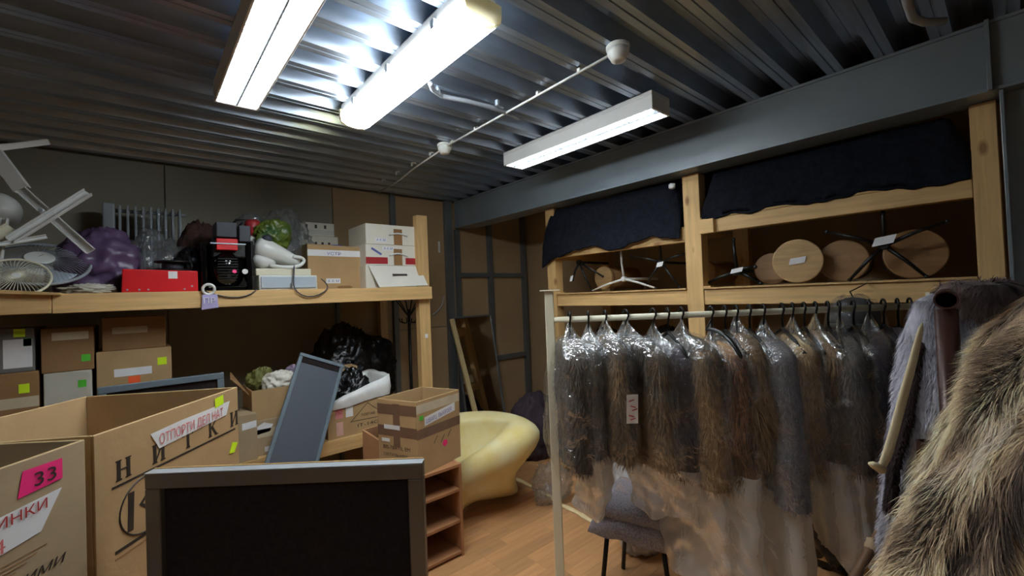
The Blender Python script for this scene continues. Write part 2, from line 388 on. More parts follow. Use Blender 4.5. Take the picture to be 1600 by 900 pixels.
mesh_obj('web', MB().box(2.72, 2.73, -.248, -.008, 0, bz - .001), steel, cl)

# ================================================================== LIGHT FITTINGS
def fixture(name, label, x0, x1, y0, y1, z, kind, group='ceiling light fittings'):
    t = thing(name, label, 'light fitting', ((x0 + x1) / 2, (y0 + y1) / 2, z), 0, group)
    xm = (x0 + x1) / 2; wd = x1 - x0
    if kind == 'louvre':
        h = MB(); h.box(x0, x1, y0, y1, z + .075, z + .097)
        h.slab((x0, y0, z), (.008, 0, 0), (0, y1 - y0, 0), (0, 0, .075)); h.slab((x1 - .008, y0, z), (.008, 0, 0), (0, y1 - y0, 0), (0, 0, .075))
        h.box(x0 + .008, x1 - .008, y0, y0 + .012, z, z + .075); h.box(x0 + .008, x1 - .008, y1 - .012, y1, z, z + .075)
        mesh_obj('housing', h, white_m, t, bevel=.003)
        for dx in (-.035, .035):
            mesh_obj('tube', MB().tube([(xm + dx, y0 + .03, z + .045), (xm + dx, y1 - .03, z + .045)], .013, 12), lit_tube, t, smooth=True)
        n = 30; bl = None
        for k in range(n):
            yy = y0 + .02 + (y1 - y0 - .04) * (k + .5) / n
            lb = MB()
            lb.hexa([(x0 + .008, yy - .001, z + .004), (x1 - .008, yy - .001, z + .004), (x1 - .008, yy + .001, z + .004), (x0 + .008, yy + .001, z + .004),
                     (x0 + .008, yy - .004, z + .026), (x1 - .008, yy - .004, z + .026), (x1 - .008, yy + .004, z + .026), (x0 + .008, yy + .004, z + .026)])
            mesh_obj('louvre_blade', lb, silver, t)
        mesh_obj('centre_reflector', MB().hexa([(xm - .003, y0 + .012, z + .003), (xm + .003, y0 + .012, z + .003), (xm + .003, y1 - .012, z + .003), (xm - .003, y1 - .012, z + .003),
                 (xm - .012, y0 + .012, z + .028), (xm + .012, y0 + .012, z + .028), (xm + .012, y1 - .012, z + .028), (xm - .012, y1 - .012, z + .028)]), silver, t)
    else:
        pf = [(-.5, .03), (-.47, .004), (-.3, -.012), (0, -.018), (.3, -.012), (.47, .004), (.5, .03)]
        mb = MB(); rings = [[(xm + a * wd, yy, z + b) for a, b in pf] + [(xm + .5 * wd, yy, z + .045), (xm - .5 * wd, yy, z + .045)] for yy in (y0 + .03, y1 - .02)]
        mb.loft(rings); mesh_obj('diffuser', mb, lit_diff, t)
        mesh_obj('housing', MB().box(x0 + .008, x1 - .008, y0 + .02, y1 - .01, z + .045, z + .097), white_m, t, bevel=.004)
        for yy, d in ((y0, .03), (y1 - .02, .02)):
            c = MB().loft([[(xm + a * wd * 1.02, q, z + b) for a, b in pf] + [(xm + .51 * wd, q, z + .07), (xm - .51 * wd, q, z + .07)] for q in (yy, yy + d)])
            mesh_obj('end_cap', c, yellowed, t, bevel=.003)
        for k in range(3):
            yy = y0 + .2 + k * (y1 - y0 - .4) / 2
            for sd in (x0 - .006, x1 - .006): mesh_obj('clip', MB().box(sd, sd + .012, yy - .012, yy + .012, z + .025, z + .06), silver, t)
    return t
FXG = 'louvred twin-tube light fittings in a parallel row'
fixture('louvre_light', 'louvred twin-tube ceiling light hung above the big open boxes', .29, .47, 1.17, 2.39, 2.5, 'louvre')
fixture('diffuser_light', 'ceiling light with smooth white diffuser and yellowed end caps', .84, 1.0, 1.15, 2.32, 2.51, 'diff')
fixture('louvre_light', 'louvred ceiling light beside the blue grey steel beam', 2.05, 2.23, 1.19, 2.40, 2.5, 'louvre')
fixture('louvre_light', 'louvred ceiling light behind the big open boxes', .29, .47, -1.5, -.3, 2.5, 'louvre')
fixture('louvre_light', 'louvred ceiling light by the plain left wall', -1.2, -1.02, -.6, .6, 2.5, 'louvre')

# smoke detectors, cable with clips, flexible conduit
def detector(p, label):
    t = thing('smoke_detector', label, 'smoke detector', p, 0, 'white ceiling detectors on the cable')
    c = Vector(p)
    mesh_obj('base', MB().disc(c + Vector((0, 0, .03)), (0, 0, 1), .05, .02, 28), white_p, t, smooth=False)
    mb = MB(); rings = []
    for h, r in ((.03, .047), (.012, .045), (-.006, .034), (-.016, .03), (-.018, .012)):
        rings.append([c + Vector((math.cos(a) * r, math.sin(a) * r, h)) for a in [2 * math.pi * k / 28 for k in range(28)]])
    mb.loft(rings); mesh_obj('sensor_dome', mb, white_p, t, smooth=True)
detector((1.57, 1.06, 2.548), 'white smoke detector where the ceiling cable ends')
detector((1.605, 2.49, 2.548), 'white smoke detector midway along the ceiling cable')
c = thing('ceiling_cable', 'thin white cable clipped straight across the ceiling ribs', 'cable', (1.6, 2.3, 2.58))
mesh_obj('cord', MB().tube([(1.57, 1.10, 2.575), (1.585, 1.8, 2.575), (1.60, 2.45, 2.575)], .006, 8), white_p, c, smooth=True)
mesh_obj('cord', MB().tube([(1.61, 2.53, 2.575), (1.66, 3.0, 2.575), (1.74, 3.5, 2.578), (1.76, 3.9, 2.58)], .006, 8), white_p, c, smooth=True)
for k in range(9):
    yy = 1.28 + k * .1875 * 1.5; xx = 1.57 + .03 * (yy - 1.1) / 1.3
    mesh_obj('clip', MB().box(xx - .004, xx + .004, yy - .008, yy + .008, 2.57, 2.6).box(xx - .004, xx + .03, yy - .008, yy + .008, 2.594, 2.6), white_p, c)
c = thing('flexible_conduit', 'grey corrugated conduit snaking from the diffuser light to the cable', 'conduit', (1.25, 1.7, 2.58))
pts = [onZ(672, 130, 2.57), onZ(676, 140, 2.575), onZ(690, 150, 2.58), onZ(730, 158, 2.58), onZ(770, 168, 2.58), onZ(800, 180, 2.578), onZ(812, 187, 2.575)]
fine = []
for a, b in zip(pts, pts[1:]):
    for k in range(10): fine.append(a.lerp(b, k / 10))
mesh_obj('hose', MB().tube(fine, [.011 + .0015 * (k % 2) for k in range(len(fine))], 10), grey_l, c, smooth=True)
for q in ((685, 148), (777, 165)):
    a = onZ(q[0], q[1], 2.57); mesh_obj('clip', MB().box(a.x - .006, a.x + .006, a.y - .01, a.y + .01, 2.57, 2.6), silver, c)
pts = [onZ(1412, -30, 2.5), onZ(1418, 5, 2.5), onZ(1426, 28, 2.5), onZ(1445, 35, 2.5), onZ(1476, 33, 2.5)]
c = thing('bent_conduit', 'pale bent conduit elbow under the dark deck corner near the steel column', 'conduit', pts[2])
mesh_obj('pipe', MB().tube(pts, .014, 12), grey_l, c, smooth=True)
mesh_obj('clip', MB().box(pts[1].x - .02, pts[1].x + .02, pts[1].y - .006, pts[1].y + .006, 2.5, 2.6), grey_l, c)

# ================================================================== LEFT WOODEN SHELVING
LF = 3.0                                   # front plane y
ls = thing('wooden_shelf', 'pine shelving with wide front beam along the grey back wall', 'shelf', (.4, 3.5, 0))
DZ = 1.645; LZ = .63
mesh_obj('front_beam', MB().box(-.30, 1.77, LF, LF + .045, 1.55, DZ), wood_x, ls, bevel=.003)
mesh_obj('front_beam', MB().box(-2.0, -.302, LF, LF + .045, 1.552, DZ - .002), wood_x, ls, bevel=.003)
mesh_obj('back_beam', MB().box(-2.0, 1.72, 3.86, 3.9, 1.55, DZ), wood_x, ls, bevel=.003)
for k in range(6):
    a = LF + .047 + k * .153
    mesh_obj('deck_board', MB().box(-2.0, 1.675 if a < 3.1 else 1.72, a, a + .148, DZ - .022, DZ), wood_x, ls, bevel=.002)
mesh_obj('post', MB().box(1.68, 1.775, LF + .046, LF + .11, 0, 2.215), wood_z, ls, bevel=.003)
mesh_obj('post', MB().box(1.73, 1.80, 3.88, 3.95, 0, 2.2), wood_z, ls, bevel=.003)
mesh_obj('post', MB().box(-2.0, -1.92, LF + .046, LF + .11, 0, 2.2), wood_z, ls, bevel=.003)
mesh_obj('post', MB().box(-2.0, -1.92, 3.905, 3.965, 0, 2.2), wood_z, ls, bevel=.003)
mesh_obj('lower_beam', MB().box(-1.9, 1.66, LF, LF + .045, .54, LZ - .02), wood_x, ls, bevel=.003)
mesh_obj('lower_beam', MB().box(-1.9, 1.66, 3.84, 3.88, .54, LZ - .02), wood_x, ls, bevel=.003)
for k in range(6):
    a = LF + k * .148; mesh_obj('lower_deck_board', MB().box(-1.9, 1.675, a, a + .144, LZ - .02, LZ), wood_x, ls, bevel=.002)
a = onY(666, 524, LF + .046); sticker('paper_tag', (a.x - .012, LF + .045, a.z - .02), (1, 0, 0), (0, 0, 1), .026, .032, paper, ls)

def ycarton(name, label, pxl, pxr, pyt, yf, dp, base, mat, cat='box', group=None, py=None, top=None):
    a = onY(pxl, pyt, yf); b = onY(pxr, pyt, yf); zt = top or (a.z + b.z) / 2
    t = thing(name, label, cat, ((a.x + b.x) / 2, yf + dp / 2, base), 0, group)
    mesh_obj('body', MB().box(a.x, b.x, yf, yf + dp, base, zt), mat, t, bevel=.004)
    # lid seam
    return t, a.x, b.x, zt
# three white flat cartons
CG = 'white flat cartons stacked by the shelf post'
base = DZ
t, x0, x1, zt = ycarton('flat_carton', 'white carton with torn drooping front flap, bottom of three stacked by the post', 571, 656, 415, 3.09, .34, base, card_w, group=CG)
mesh_obj('front_flap', MB().hexa([(x0 + .07, 3.015, base + .005), (x1 + .02, 3.005, base + .012), (x1 + .022, 3.012, base + .012), (x0 + .07, 3.022, base + .005), (x0 + .02, 3.082, zt - .008), (x1 - .005, 3.082, zt - .004), (x1 - .005, 3.089, zt - .002), (x0 + .02, 3.089, zt - .004)]), card_w, t, bevel=.002)
u = Vector((x1 - x0, 0, 0)).normalized(); v = Vector((0, .07, .15)).normalized()
sticker('hand_hole', (x0 + .19, 3.046, base + .09), u, v, .12, .016, ink, t, lift=.002)
mesh_obj('torn_edge', MB().box(x0 + .07, x1 + .02, 3.004, 3.03, base + .001, base + .006), edge_m, t)
mid = zt + .001
for lab, pyt, red in (('white carton with red stripe, middle of three stacked by the post', 383, True), ('plain white carton with rope handle, topmost of three by the post', 352, False)):
    t, x0, x1, zt = ycarton('flat_carton', lab, 571, 656, pyt, 3.09, .34, mid, card_w, group=CG)
    H_ = zt - mid; xm = x0 + .22
    if red:
        sticker('red_stripe', (x0, 3.09, mid + .01), (1, 0, 0), (0, 0, 1), .17, .05, red_d, t); sticker('red_stripe', (x1 - .13, 3.09, mid + .01), (1, 0, 0), (0, 0, 1), .13, .05, red_d, t)
        sticker('printed_mark', (x0 + .04, 3.09, mid + .12), Vector((1, 0, -.6)), Vector((.6, 0, 1)), .09, .016, ink_b, t)
    sticker('tape', (xm, 3.09, mid + .002), (1, 0, 0), (0, 0, 1), .07, H_ * .8, card_d, t)
    pts = [Vector((xm - .04 + .15 * k / 10, 3.083, mid + H_ * (.48 + .1 * math.sin(math.pi * k / 10)))) for k in range(11)]
    mesh_obj('rope_handle', MB().tube(pts, .006, 8), white_p, t, smooth=True)
    nl = sticker('name_label', (x0 + (.13 if red else .07), 3.09, mid + H_ * (.72 if red else .12)), (1, 0, 0), (0, 0, 1), .09, .03, paper, t)
    text('lettering', 'А К М', (x0 + (.14 if red else .08), 3.089, mid + H_ * (.72 if red else .12) + .006), (1, 0, 0), (0, 0, 1), .026, ink_b, nl, width=.07)
    mid = zt + .001
# cardboard box with white tape
t, x0, x1, zt = ycarton('cardboard_box', 'brown cardboard box with a white tape band beside the white cartons', 480, 568, 384, 3.20, .30, DZ, card)
wt = sticker('white_tape', (x0, 3.20, zt - .078), (1, 0, 0), (0, 0, 1), x1 - x0, .045, paper, t)
text('lettering', 'УСТР', (x0 + .13, 3.199, zt - .07), (1, 0, 0), (0, 0, 1), .03, ink_b, wt, width=.1)
nl = sticker('name_label', (x0 + .12, 3.20, DZ + .045), (1, 0, 0), (0, 0, 1), .1, .035, paper, t); text('lettering', 'А К М', (x0 + .13, 3.199, DZ + .052), (1, 0, 0), (0, 0, 1), .026, ink_b, nl, width=.08)
sticker('hand_hole', (x0 + .19, 3.20, DZ + .005), (1, 0, 0), (0, 0, 1), .12, .022, card_d, t, pts=[(.02 + .012 * 0, 0), (.10, 0), (.12, .011), (.10, .022), (.02, .022), (0, .011)])
mesh_obj('top_flap', MB().hexa([(x0, 3.20, zt), (x0 + .17, 3.20, zt), (x0 + .17, 3.34, zt + .0), (x0, 3.34, zt), (x0, 3.20, zt + .004), (x0 + .17, 3.20, zt + .004), (x0 + .17, 3.34, zt + .01), (x0, 3.34, zt + .01)]), card, t)
# cartons behind on a support box
t, a0, a1, z1 = ycarton('cardboard_box', 'plain brown cardboard box behind the taped box, carrying two printed cartons', 466, 540, 390, 3.52, .3, DZ, card_d)
t, a0, a1, z2 = ycarton('printed_carton', 'off white printed carton, lower of two behind the taped brown box', 472, 528, 369, 3.54, .25, z1 + .001, card_o, group='printed cartons at the back of the shelf')
for k, g in enumerate('▼¶¶'): sticker('printed_mark', (a0 + .09 + k * .05, 3.54, z1 + .03), (1, 0, 0), (0, 0, 1), .018, .03, ink, t)
sticker('printed_block', (a0 + .2, 3.54, z1 + .025), (1, 0, 0), (0, 0, 1), .1, .02, ink_b, t)
t, a0, a1, z3 = ycarton('printed_carton', 'off white printed carton, upper of two behind the taped brown box', 470, 522, 348, 3.55, .24, z2 + .001, card_o, group='printed cartons at the back of the shelf')
for k in range(3): sticker('printed_mark', (a0 + .03 + k * .07, 3.55, z3 - .045), (1, 0, 0), (0, 0, 1), .018, .028, ink, t)
for k in range(3): sticker('printed_line', (a0 + .03, 3.55, z3 - .065 - k * .012), (1, 0, 0), (0, 0, 1), .22, .004, grey_l, t)
# white drawer case
a = onY(405, 430, 3.04); b = onY(496, 430, 3.04); zt = (a.z + b.z) / 2
t = thing('drawer_case', 'cream flat machine case with pale blue drawer front', 'case', ((a.x + b.x) / 2, 3.15, DZ))
mesh_obj('body', MB().box(a.x, b.x, 3.05, 3.185, DZ, zt), white_p, t, bevel=.004)
df_ = mesh_obj('drawer_front', MB().box(a.x + .01, b.x - .01, 3.04, 3.05, DZ + .012, zt - .01), blue_g, t, bevel=.002)
mesh_obj('latch', MB().box(b.x - .17, b.x - .145, 3.033, 3.04, DZ + .01, DZ + .04), grey_l, df_, bevel=.002)
mesh_obj('lid', MB().box(a.x - .012, b.x - .03, 3.07, 3.185, zt, zt + .045), cream_m, t, bevel=.006)
CASEZ = zt + .045; cx0, cx1 = a.x, b.x
# white hand-held hair dryer / steamer
t = thing('hand_steamer', 'white handheld steamer with looped hose lying on the cream case', 'steamer', (.7, 3.15, CASEZ))
path = [onY(396, 384, 3.16), onY(410, 388, 3.16), onY(430, 396, 3.15), onY(452, 405, 3.14), onY(470, 412, 3.13)]
rr = [.062, .075, .062, .046, .03]
mb = MB().tube(path, rr, 20); mesh_obj('body', mb, white_p, t, smooth=True, sub=1)
lw = [onY(397, 398, 3.15), onY(406, 408, 3.15), onY(420, 412, 3.14), onY(432, 411, 3.14)]
mesh_obj('water_tank', MB().tube(lw, [.03, .05, .042, .02], 16), white_m, t, smooth=True, sub=1)
hs = [onY(418, 414, 3.1), onY(440, 418, 3.08), onY(462, 418, 3.07), onY(474, 412, 3.07), onY(476, 406, 3.08), onY(470, 402, 3.09), onY(460, 402, 3.1), onY(457, 400, 3.1)]
mesh_obj('hose', MB().tube([p for p in hs], .014, 10), white_p, t, smooth=True, sub=1)
mesh_obj('knob', MB().ball(onY(417, 374, 3.14), .032, 16, 10), dk_grey, t, smooth=True)
cb = [onY(460, 412, 3.06), onY(459, 430, 3.02), onY(458, 445, 2.99), onY(462, 456, 2.985), onY(480, 466, 2.985), onY(500, 461, 2.985), onY(513, 452, 2.99), onY(512, 444, 3.01), onY(500, 434, 3.03)]
mesh_obj('power_cord', MB().tube(cb, .0045, 8), dk_grey, t, smooth=True, sub=1)
# plastics behind
p = onY(440, 360, 3.45); bag('plastic_bag', 'clear plastic bag of odds and ends behind the white steamer', 'bag', (p.x, 3.45, 1.93), (.2, .13, .285), clear2, .2, 2.5, 5)
p = onY(424, 352, 3.3); bag('green_bag', 'crumpled green and yellow bag above the white steamer', 'bag', (p.x, 3.28, 2.02), (.11, .07, .12), teal, .3, 2.2, 3, flat=-1)
p = onY(395, 358, 3.32)
t = thing('spray_bottle', 'red topped bottle wedged between the black machine and the green bag', 'bottle', (p.x, 3.32, DZ))
mesh_obj('bottle', MB().loft([[(p.x + math.cos(q) * r, 3.32 + math.sin(q) * r, z) for q in [k * math.pi / 8 for k in range(16)]] for z, r in ((DZ, .04), (DZ + .02, .045), (p.z - .06, .045), (p.z - .03, .03))]), white_p, t, smooth=True)
mesh_obj('cap', MB().loft([[(p.x + math.cos(q) * r, 3.32 + math.sin(q) * r, z) for q in [k * math.pi / 8 for k in range(16)]] for z, r in ((p.z - .05, .05), (p.z + .04, .048), (p.z + .06, .035))]), red_d, t, smooth=True)
p2 = onY(397, 335, 3.4); bag('clear_bag', 'small crumpled clear bag behind the red capped bottle', 'bag', (p2.x, 3.44, 2.10), (.09, .05, .08), clear2, .3, 2.4, 9, flat=-1)
# black machine
a = onY(314, 395, 3.06); b = onY(394, 395, 3.06)
t = thing('black_machine', 'glossy black round bodied machine with a red panel on the shelf edge', 'machine', ((a.x + b.x) / 2, 3.2, DZ))
xm = (a.x + b.x) / 2; hw = (b.x - a.x) / 2
mesh_obj('side_plate', MB().box(a.x, a.x + .03, 3.07, 3.32, DZ, 1.93), blk_g, t, bevel=.008); mesh_obj('side_plate', MB().box(b.x - .03, b.x, 3.07, 3.32, DZ, 1.95), blk_g, t, bevel=.008)
mesh_obj('body', MB().ball((xm, 3.17, DZ + .135), (hw - .025, .12, .135), 32, 20), blk_g, t, smooth=True)
mesh_obj('base', MB().box(a.x + .03, b.x - .03, 3.08, 3.3, DZ, DZ + .03), blk_g, t, bevel=.006)
for k in range(9):
    z = DZ + .06 + k * .016; rx = (hw - .025) * math.sqrt(max(.02, 1 - ((z - DZ - .135) / .135) ** 2)) * .5
    mesh_obj('vent_slat', MB().box(xm - rx, xm + rx, 3.05 - .0, 3.056, z, z + .005), blk, t)
r0 = onY(338, 372, 3.05); r1 = onY(372, 391, 3.05)
mesh_obj('red_panel', MB().box(r0.x, r1.x, 3.05, 3.09, r1.z, r0.z), red_m, t, bevel=.003)
mesh_obj('chrome_strip', MB().box(r0.x - .03, r1.x + .04, 3.043, 3.05, (r0.z + r1.z) / 2, (r0.z + r1.z) / 2 + .006), silver, t)
mesh_obj('neck', MB().box(r0.x - .02, r1.x + .09, 3.09, 3.26, DZ + .2, r0.z), blk, t, bevel=.01)
d0 = onY(337, 346, 3.06); d1 = onY(370, 372, 3.06); d2 = onY(391, 350, 3.06)
mesh_obj('head_case', MB().box(d0.x, d1.x, 3.05, 3.2, d1.z + .002, d0.z), dk_grey, t, bevel=.005)
mesh_obj('head_case', MB().box(d1.x + .012, d2.x, 3.06, 3.2, d1.z - .02, d0.z - .012), dk_grey, t, bevel=.005)
hp = [(d0.x + .09, 3.1, d0.z - .005), (d0.x + .11, 3.1, d0.z + .025), (d0.x + .16, 3.1, d0.z + .03), (d1.x + .02, 3.1, d0.z - .01)]
mesh_obj('carry_handle', MB().tube(hp, .008, 8), blk, t, smooth=True)
st = onY(370, 424, 3.04); mesh_obj('pink_dot', MB().disc((st.x - .01, 3.052, st.z), (0, -1, .1), .012, .004, 16), pink, t)
mesh_obj('indicator_light', MB().disc((st.x + .045, 3.056, st.z), (0, -1, .1), .016, .004, 16), white_p, t)
# tag hanging on a ring off the beam, cable
g = onY(326, 452, 2.985)
t = thing('hang_tag', 'lilac card tag on a white ring hanging over the pine beam', 'tag', (g.x, 2.985, g.z - .12))
ring = [g + Vector((math.cos(q) * .028, -.004 * math.sin(q), math.sin(q) * .028)) for q in [2 * math.pi * k / 20 for k in range(21)]]
mesh_obj('ring', MB().tube(ring, .0075, 8, cap=False), white_p, t, smooth=True)
tc2 = mesh_obj('card', MB().hexa([(g.x - .035, 2.984, g.z - .115), (g.x + .045, 2.982, g.z - .105), (g.x + .045, 2.986, g.z - .105), (g.x - .035, 2.988, g.z - .115), (g.x - .03, 2.984, g.z - .03), (g.x + .04, 2.982, g.z - .028), (g.x + .04, 2.986, g.z - .028), (g.x - .03, 2.988, g.z - .03)]), lilac, t, bevel=.001)
text('lettering', 'ПР', (g.x - .025, 2.981, g.z - .08), (1, -.02, 0), (0, 0, 1), .045, paper, tc2, width=.055, lift=.0022)
t = thing('power_cable', 'thin black cable drooping over the pine beam beside the lilac tag', 'cable', onY(370, 464, 2.99))
mesh_obj('cord', MB().tube([onY(316, 450, 3.02), onY(320, 456, 2.992), onY(335, 460, 2.992), onY(360, 466, 2.992), onY(385, 464, 2.992), onY(400, 455, 2.992), onY(404, 447, 3.02)], .004, 8), blk, t, smooth=True, sub=1)
# dark cloth bag behind machine
p = onY(305, 395, 3.4); bag('dark_backpack', 'dark brown cloth bag slumped behind the red tool box', 'bag', (p.x + .05, 3.42, DZ + .2), (.14, .1, .25), maroon, .2, 2, 8)
p = onY(300, 405, 3.2); bag('black_pouch', 'soft black pouch between red box and black machine', 'bag', (p.x - .01, 3.26, DZ + .12), (.075, .09, .15), blk, .2, 2, 12)
# red box
a = onY(190, 420, 3.04); b = onY(309, 420, 3.04)
t = thing('red_case', 'bright red metal tool case with a square white sticker', 'case', ((a.x + b.x) / 2, 3.14, DZ))
mesh_obj('body', MB().hexa([(a.x - .003, 3.04, DZ), (b.x, 3.04, DZ), (b.x, 3.24, DZ), (a.x, 3.24, DZ), (a.x + .002, 3.04, a.z), (b.x, 3.04, b.z - .012), (b.x, 3.24, b.z - .012), (a.x, 3.24, a.z)]), red_m, t, bevel=.005)
sticker('sticker', (onY(263, 432, 3.04).x, 3.04, a.z - .052), (1, 0, 0), (0, 0, 1), .04, .04, paper, t)
for k in range(5):
    xx = a.x + .02 + (b.x - a.x - .04) * [0, .17, .3, .85, .97][k]; mesh_obj('rivet', MB().disc((xx, 3.04, DZ + (.014 if k < 4 else .03)), (0, -1, 0), .005, .003, 10), silver, t)
RT_Z = a.z
t = thing('cable_reel', 'flat black reel resting on the red case', 'reel', (onY(270, 410, 3.14).x, 3.16, RT_Z))
q = onY(270, 410, 3.14); mesh_obj('lower_flange', MB().disc((q.x, 3.16, RT_Z - .003), (0, 0, 1), .085, .012, 28), blk, t); mesh_obj('hub', MB().disc((q.x, 3.16, RT_Z + .009), (0, 0, 1), .05, .035, 24), dk_grey, t); mesh_obj('upper_flange', MB().disc((q.x, 3.16, RT_Z + .044), (0, 0, 1), .085, .01, 28), blk, t)
p = onY(245, 392, 3.36); bag('plastic_bag', 'pale blue clear plastic bag crumpled behind the red case', 'bag', (p.x - .01, 3.40, DZ + .17), (.15, .12, .19), clear2, .25, 2.2, 14, knot_mat=clear2)
# radiator grille
a = onY(160, 318, 3.8); b = onY(290, 322, 3.8)
t = thing('oil_radiator', 'grey finned radiator wrapped in clear film against the wall', 'radiator', ((a.x + b.x) / 2, 3.8, DZ))
nf = 9
mesh_obj('end_panel', MB().box(a.x, a.x + .06, 3.74, 3.86, DZ + .04, a.z), grey_l, t, bevel=.01)
for k in range(nf):
    x = a.x + .075 + k * (b.x - a.x - .08) / nf; mesh_obj('fin', MB().box(x, x + .014, 3.74, 3.86, DZ + .03, a.z - .01), grey_l, t, bevel=.004)
mesh_obj('pipe', MB().tube([(a.x + .03, 3.8, a.z - .04), (b.x, 3.8, a.z - .04)], .012, 8), grey_l, t); mesh_obj('pipe', MB().tube([(a.x + .03, 3.8, DZ + .08), (b.x, 3.8, DZ + .08)], .012, 8), grey_l, t)
mesh_obj('foot', MB().box(a.x + .02, a.x + .06, 3.7, 3.855, DZ, DZ + .04), blk, t); mesh_obj('foot', MB().box(b.x - .06, b.x - .02, 3.7, 3.855, DZ, DZ + .03), blk, t)
fm = MB(); rows = []
for j in range(9):
    rows.append([(a.x + .16 + (b.x - a.x - .15) * i / 10, 3.725 - .012 * nz3((i, j, 0), .7), DZ + .12 + (a.z - DZ - .17) * j / 8 + .01 * nz3((i, j, 3), .9)) for i in range(11)])
fm.loft(rows, closed=False); mesh_obj('film', fm, clear, t, smooth=True)
# purple bag
p = onY(158, 405, 3.3); bag('purple_bag', 'purple plastic bag slumped between the fan and the red case', 'bag', (p.x - .01, 3.36, DZ + .16), (.18, .13, .21), purple, .2, 1.3, 26)
p = onY(140, 452, 3.06); bag('crumpled_rag', 'crumpled pale grey rag on the shelf edge under the fan', 'rag', (p.x, 3.1, DZ + .02), (.1, .05, .03), card_o, .3, 3, 4)
# desk fan lying on its back: guard rings, wires, hub
def fan_guard(t, c, n, R, hubr, wires, depth, name, mat, ring_r=.008):
    c, n = Vector(c), Vector(n).normalized(); a = n.orthogonal().normalized(); b = n.cross(a)
    P3 = lambda r, q, h: c + (a * math.cos(q) + b * math.sin(q)) * r + n * h
    mesh_obj(name, MB().tube([P3(R, 2 * math.pi * k / 40, 0) for k in range(41)], ring_r, 8, cap=False), mat, t, smooth=True)
    w_ = MB()
    for k in range(wires):
        q = 2 * math.pi * k / wires; w_.tube([P3(R, q, 0), P3(R * .75, q + .05, depth * .75), P3(R * .4, q + .12, depth), P3(hubr * .7, q + .16, depth)], .0014, 4)
    g_ = mesh_obj('wire_grille', w_, mat, t); g_['kind'] = 'stuff'
    return P3
FC = onY(62, 412, 3.22); FN = (CAM - FC).normalized(); FN = (FN * .45 + UZ * .62).normalized()
t = thing('desk_fan', 'grey wire fan with white hub lying on the shelf', 'fan', (FC.x, 3.22, DZ))
fan_guard(t, FC, FN, .185, .06, 60, .03, 'rim', grey_l)
hb_ = mesh_obj('hub_badge', MB().disc(FC + FN * .03, FN, .055, .01, 28), white_p, t)
bd = Vector((1, 0, 0)); sticker('hub_mark', FC + FN * .0405 - R0 * .012, R0 * .9 + UP * .3, FN.cross(R0 * .9 + UP * .3), .03, .008, dk_grey, hb_)
for k in range(3):
    q = 2 * math.pi * k / 3 + .4; aa = FN.orthogonal().normalized(); bb = FN.cross(aa); rows = []
    for j in range(6):
        rad = .03 + j * .025; rows.append([FC - FN * .02 + (aa * math.cos(q + s_) + bb * math.sin(q + s_)) * rad + FN * (s_ * .03) for s_ in [(-.35 + .7 * i / 5) * (.6 + .4 * j / 5) for i in range(6)]])
    mesh_obj('blade', MB().loft(rows, closed=False), blue_g, t, smooth=True, solid=.003)
mesh_obj('motor', MB().disc(FC - FN * .11, FN, .05, .08, 24), white_p, t)
FC2 = onY(25, 433, 3.08); FN2 = (CAM - FC2).normalized() * .4 + UZ * .35
t = thing('fan_guard', 'loose wire fan guard leaning in front of the grey fan', 'fan guard', (FC2.x, 3.08, DZ))
fan_guard(t, FC2, FN2, .115, .02, 44, .012, 'rim', cream_m, .006); mesh_obj('hub_cap', MB().disc(FC2 + FN2.normalized() * .008, FN2, .016, .006, 16), white_p, t)
# tilted board on the shelf edge
a = onY(0, 446, 2.96); b = onY(95, 460, 2.97)
t = mesh_obj('loose_board', MB().hexa([a + Vector((-.3, 0, -.02)), b + Vector((0, 0, -.004)), b + Vector((0, .16, -.004)), a + Vector((-.3, .16, -.02)), a + Vector((-.3, 0, .01)), b + Vector((0, 0, .008)), b + Vector((0, .16, .008)), a + Vector((-.3, .16, .01))]), ply, bevel=.002); tag(t, 'thin pale plywood board lying tilted on the shelf edge under the fan', 'board')
# white steel rails of a folded trestle
def u_channel(a, b, wd, dp, facing, mat, parent, name):
    a, b = Vector(a), Vector(b); d = (b - a).normalized(); n = Vector(facing); n = (n - d * n.dot(d)).normalized(); s_ = d.cross(n) * wd / 2; th = .004; L_ = b - a
    mb = MB(); mb.slab(a - s_ - n * dp, L_, s_ * 2, n * th); mb.slab(a - s_ - n * dp, L_, s_.normalized() * th, n * dp); mb.slab(a + s_ - n * dp - s_.normalized() * th, L_, s_.normalized() * th, n * dp)
    return mesh_obj(name, mb, mat, parent, bevel=.0008)
t = thing('folding_trestle', 'white steel channel legs of a folded stand crossed above the fan', 'stand', onY(60, 440, 3.1))
tc_ = (-.3, -1, .1)
u_channel(onY(0, 268, 3.2), onY(140, 392, 3.1), .042, .025, tc_, white_m, t, 'leg'); u_channel(onY(14, 374, 3.08), onY(137, 298, 3.16), .042, .025, tc_, white_m, t, 'leg')
u_channel(onY(-60, 243, 3.18), onY(78, 226, 3.22), .045, .03, (-.2, .2, -1), white_m, t, 'top_rail'); u_channel(onY(-12, 232, 3.2), onY(38, 298, 3.14), .06, .03, (.3, 1, 0), white_m, t, 'side_rail')
u_channel(onY(-30, 386, 3.06), onY(73, 369, 3.1), .02, .015, tc_, white_m, t, 'cross_bar'); u_channel(onY(-20, 372, 3.09), onY(18, 353, 3.12), .05, .02, tc_, cream_m, t, 'bracket')
mesh_obj('pivot_bolt', MB().disc(onY(66, 330, 3.1), (-.2, -1, .1), .012, .02, 12), silver, t)
u_channel(onY(4, 340, 3.14), onY(-14, 460, 3.14), .03, .02, tc_, white_m, t, 'leg'); 
t = thing('globe_shade', 'frosted white lampshade behind the crossed steel legs', 'lampshade', onY(-10, 330, 3.45))
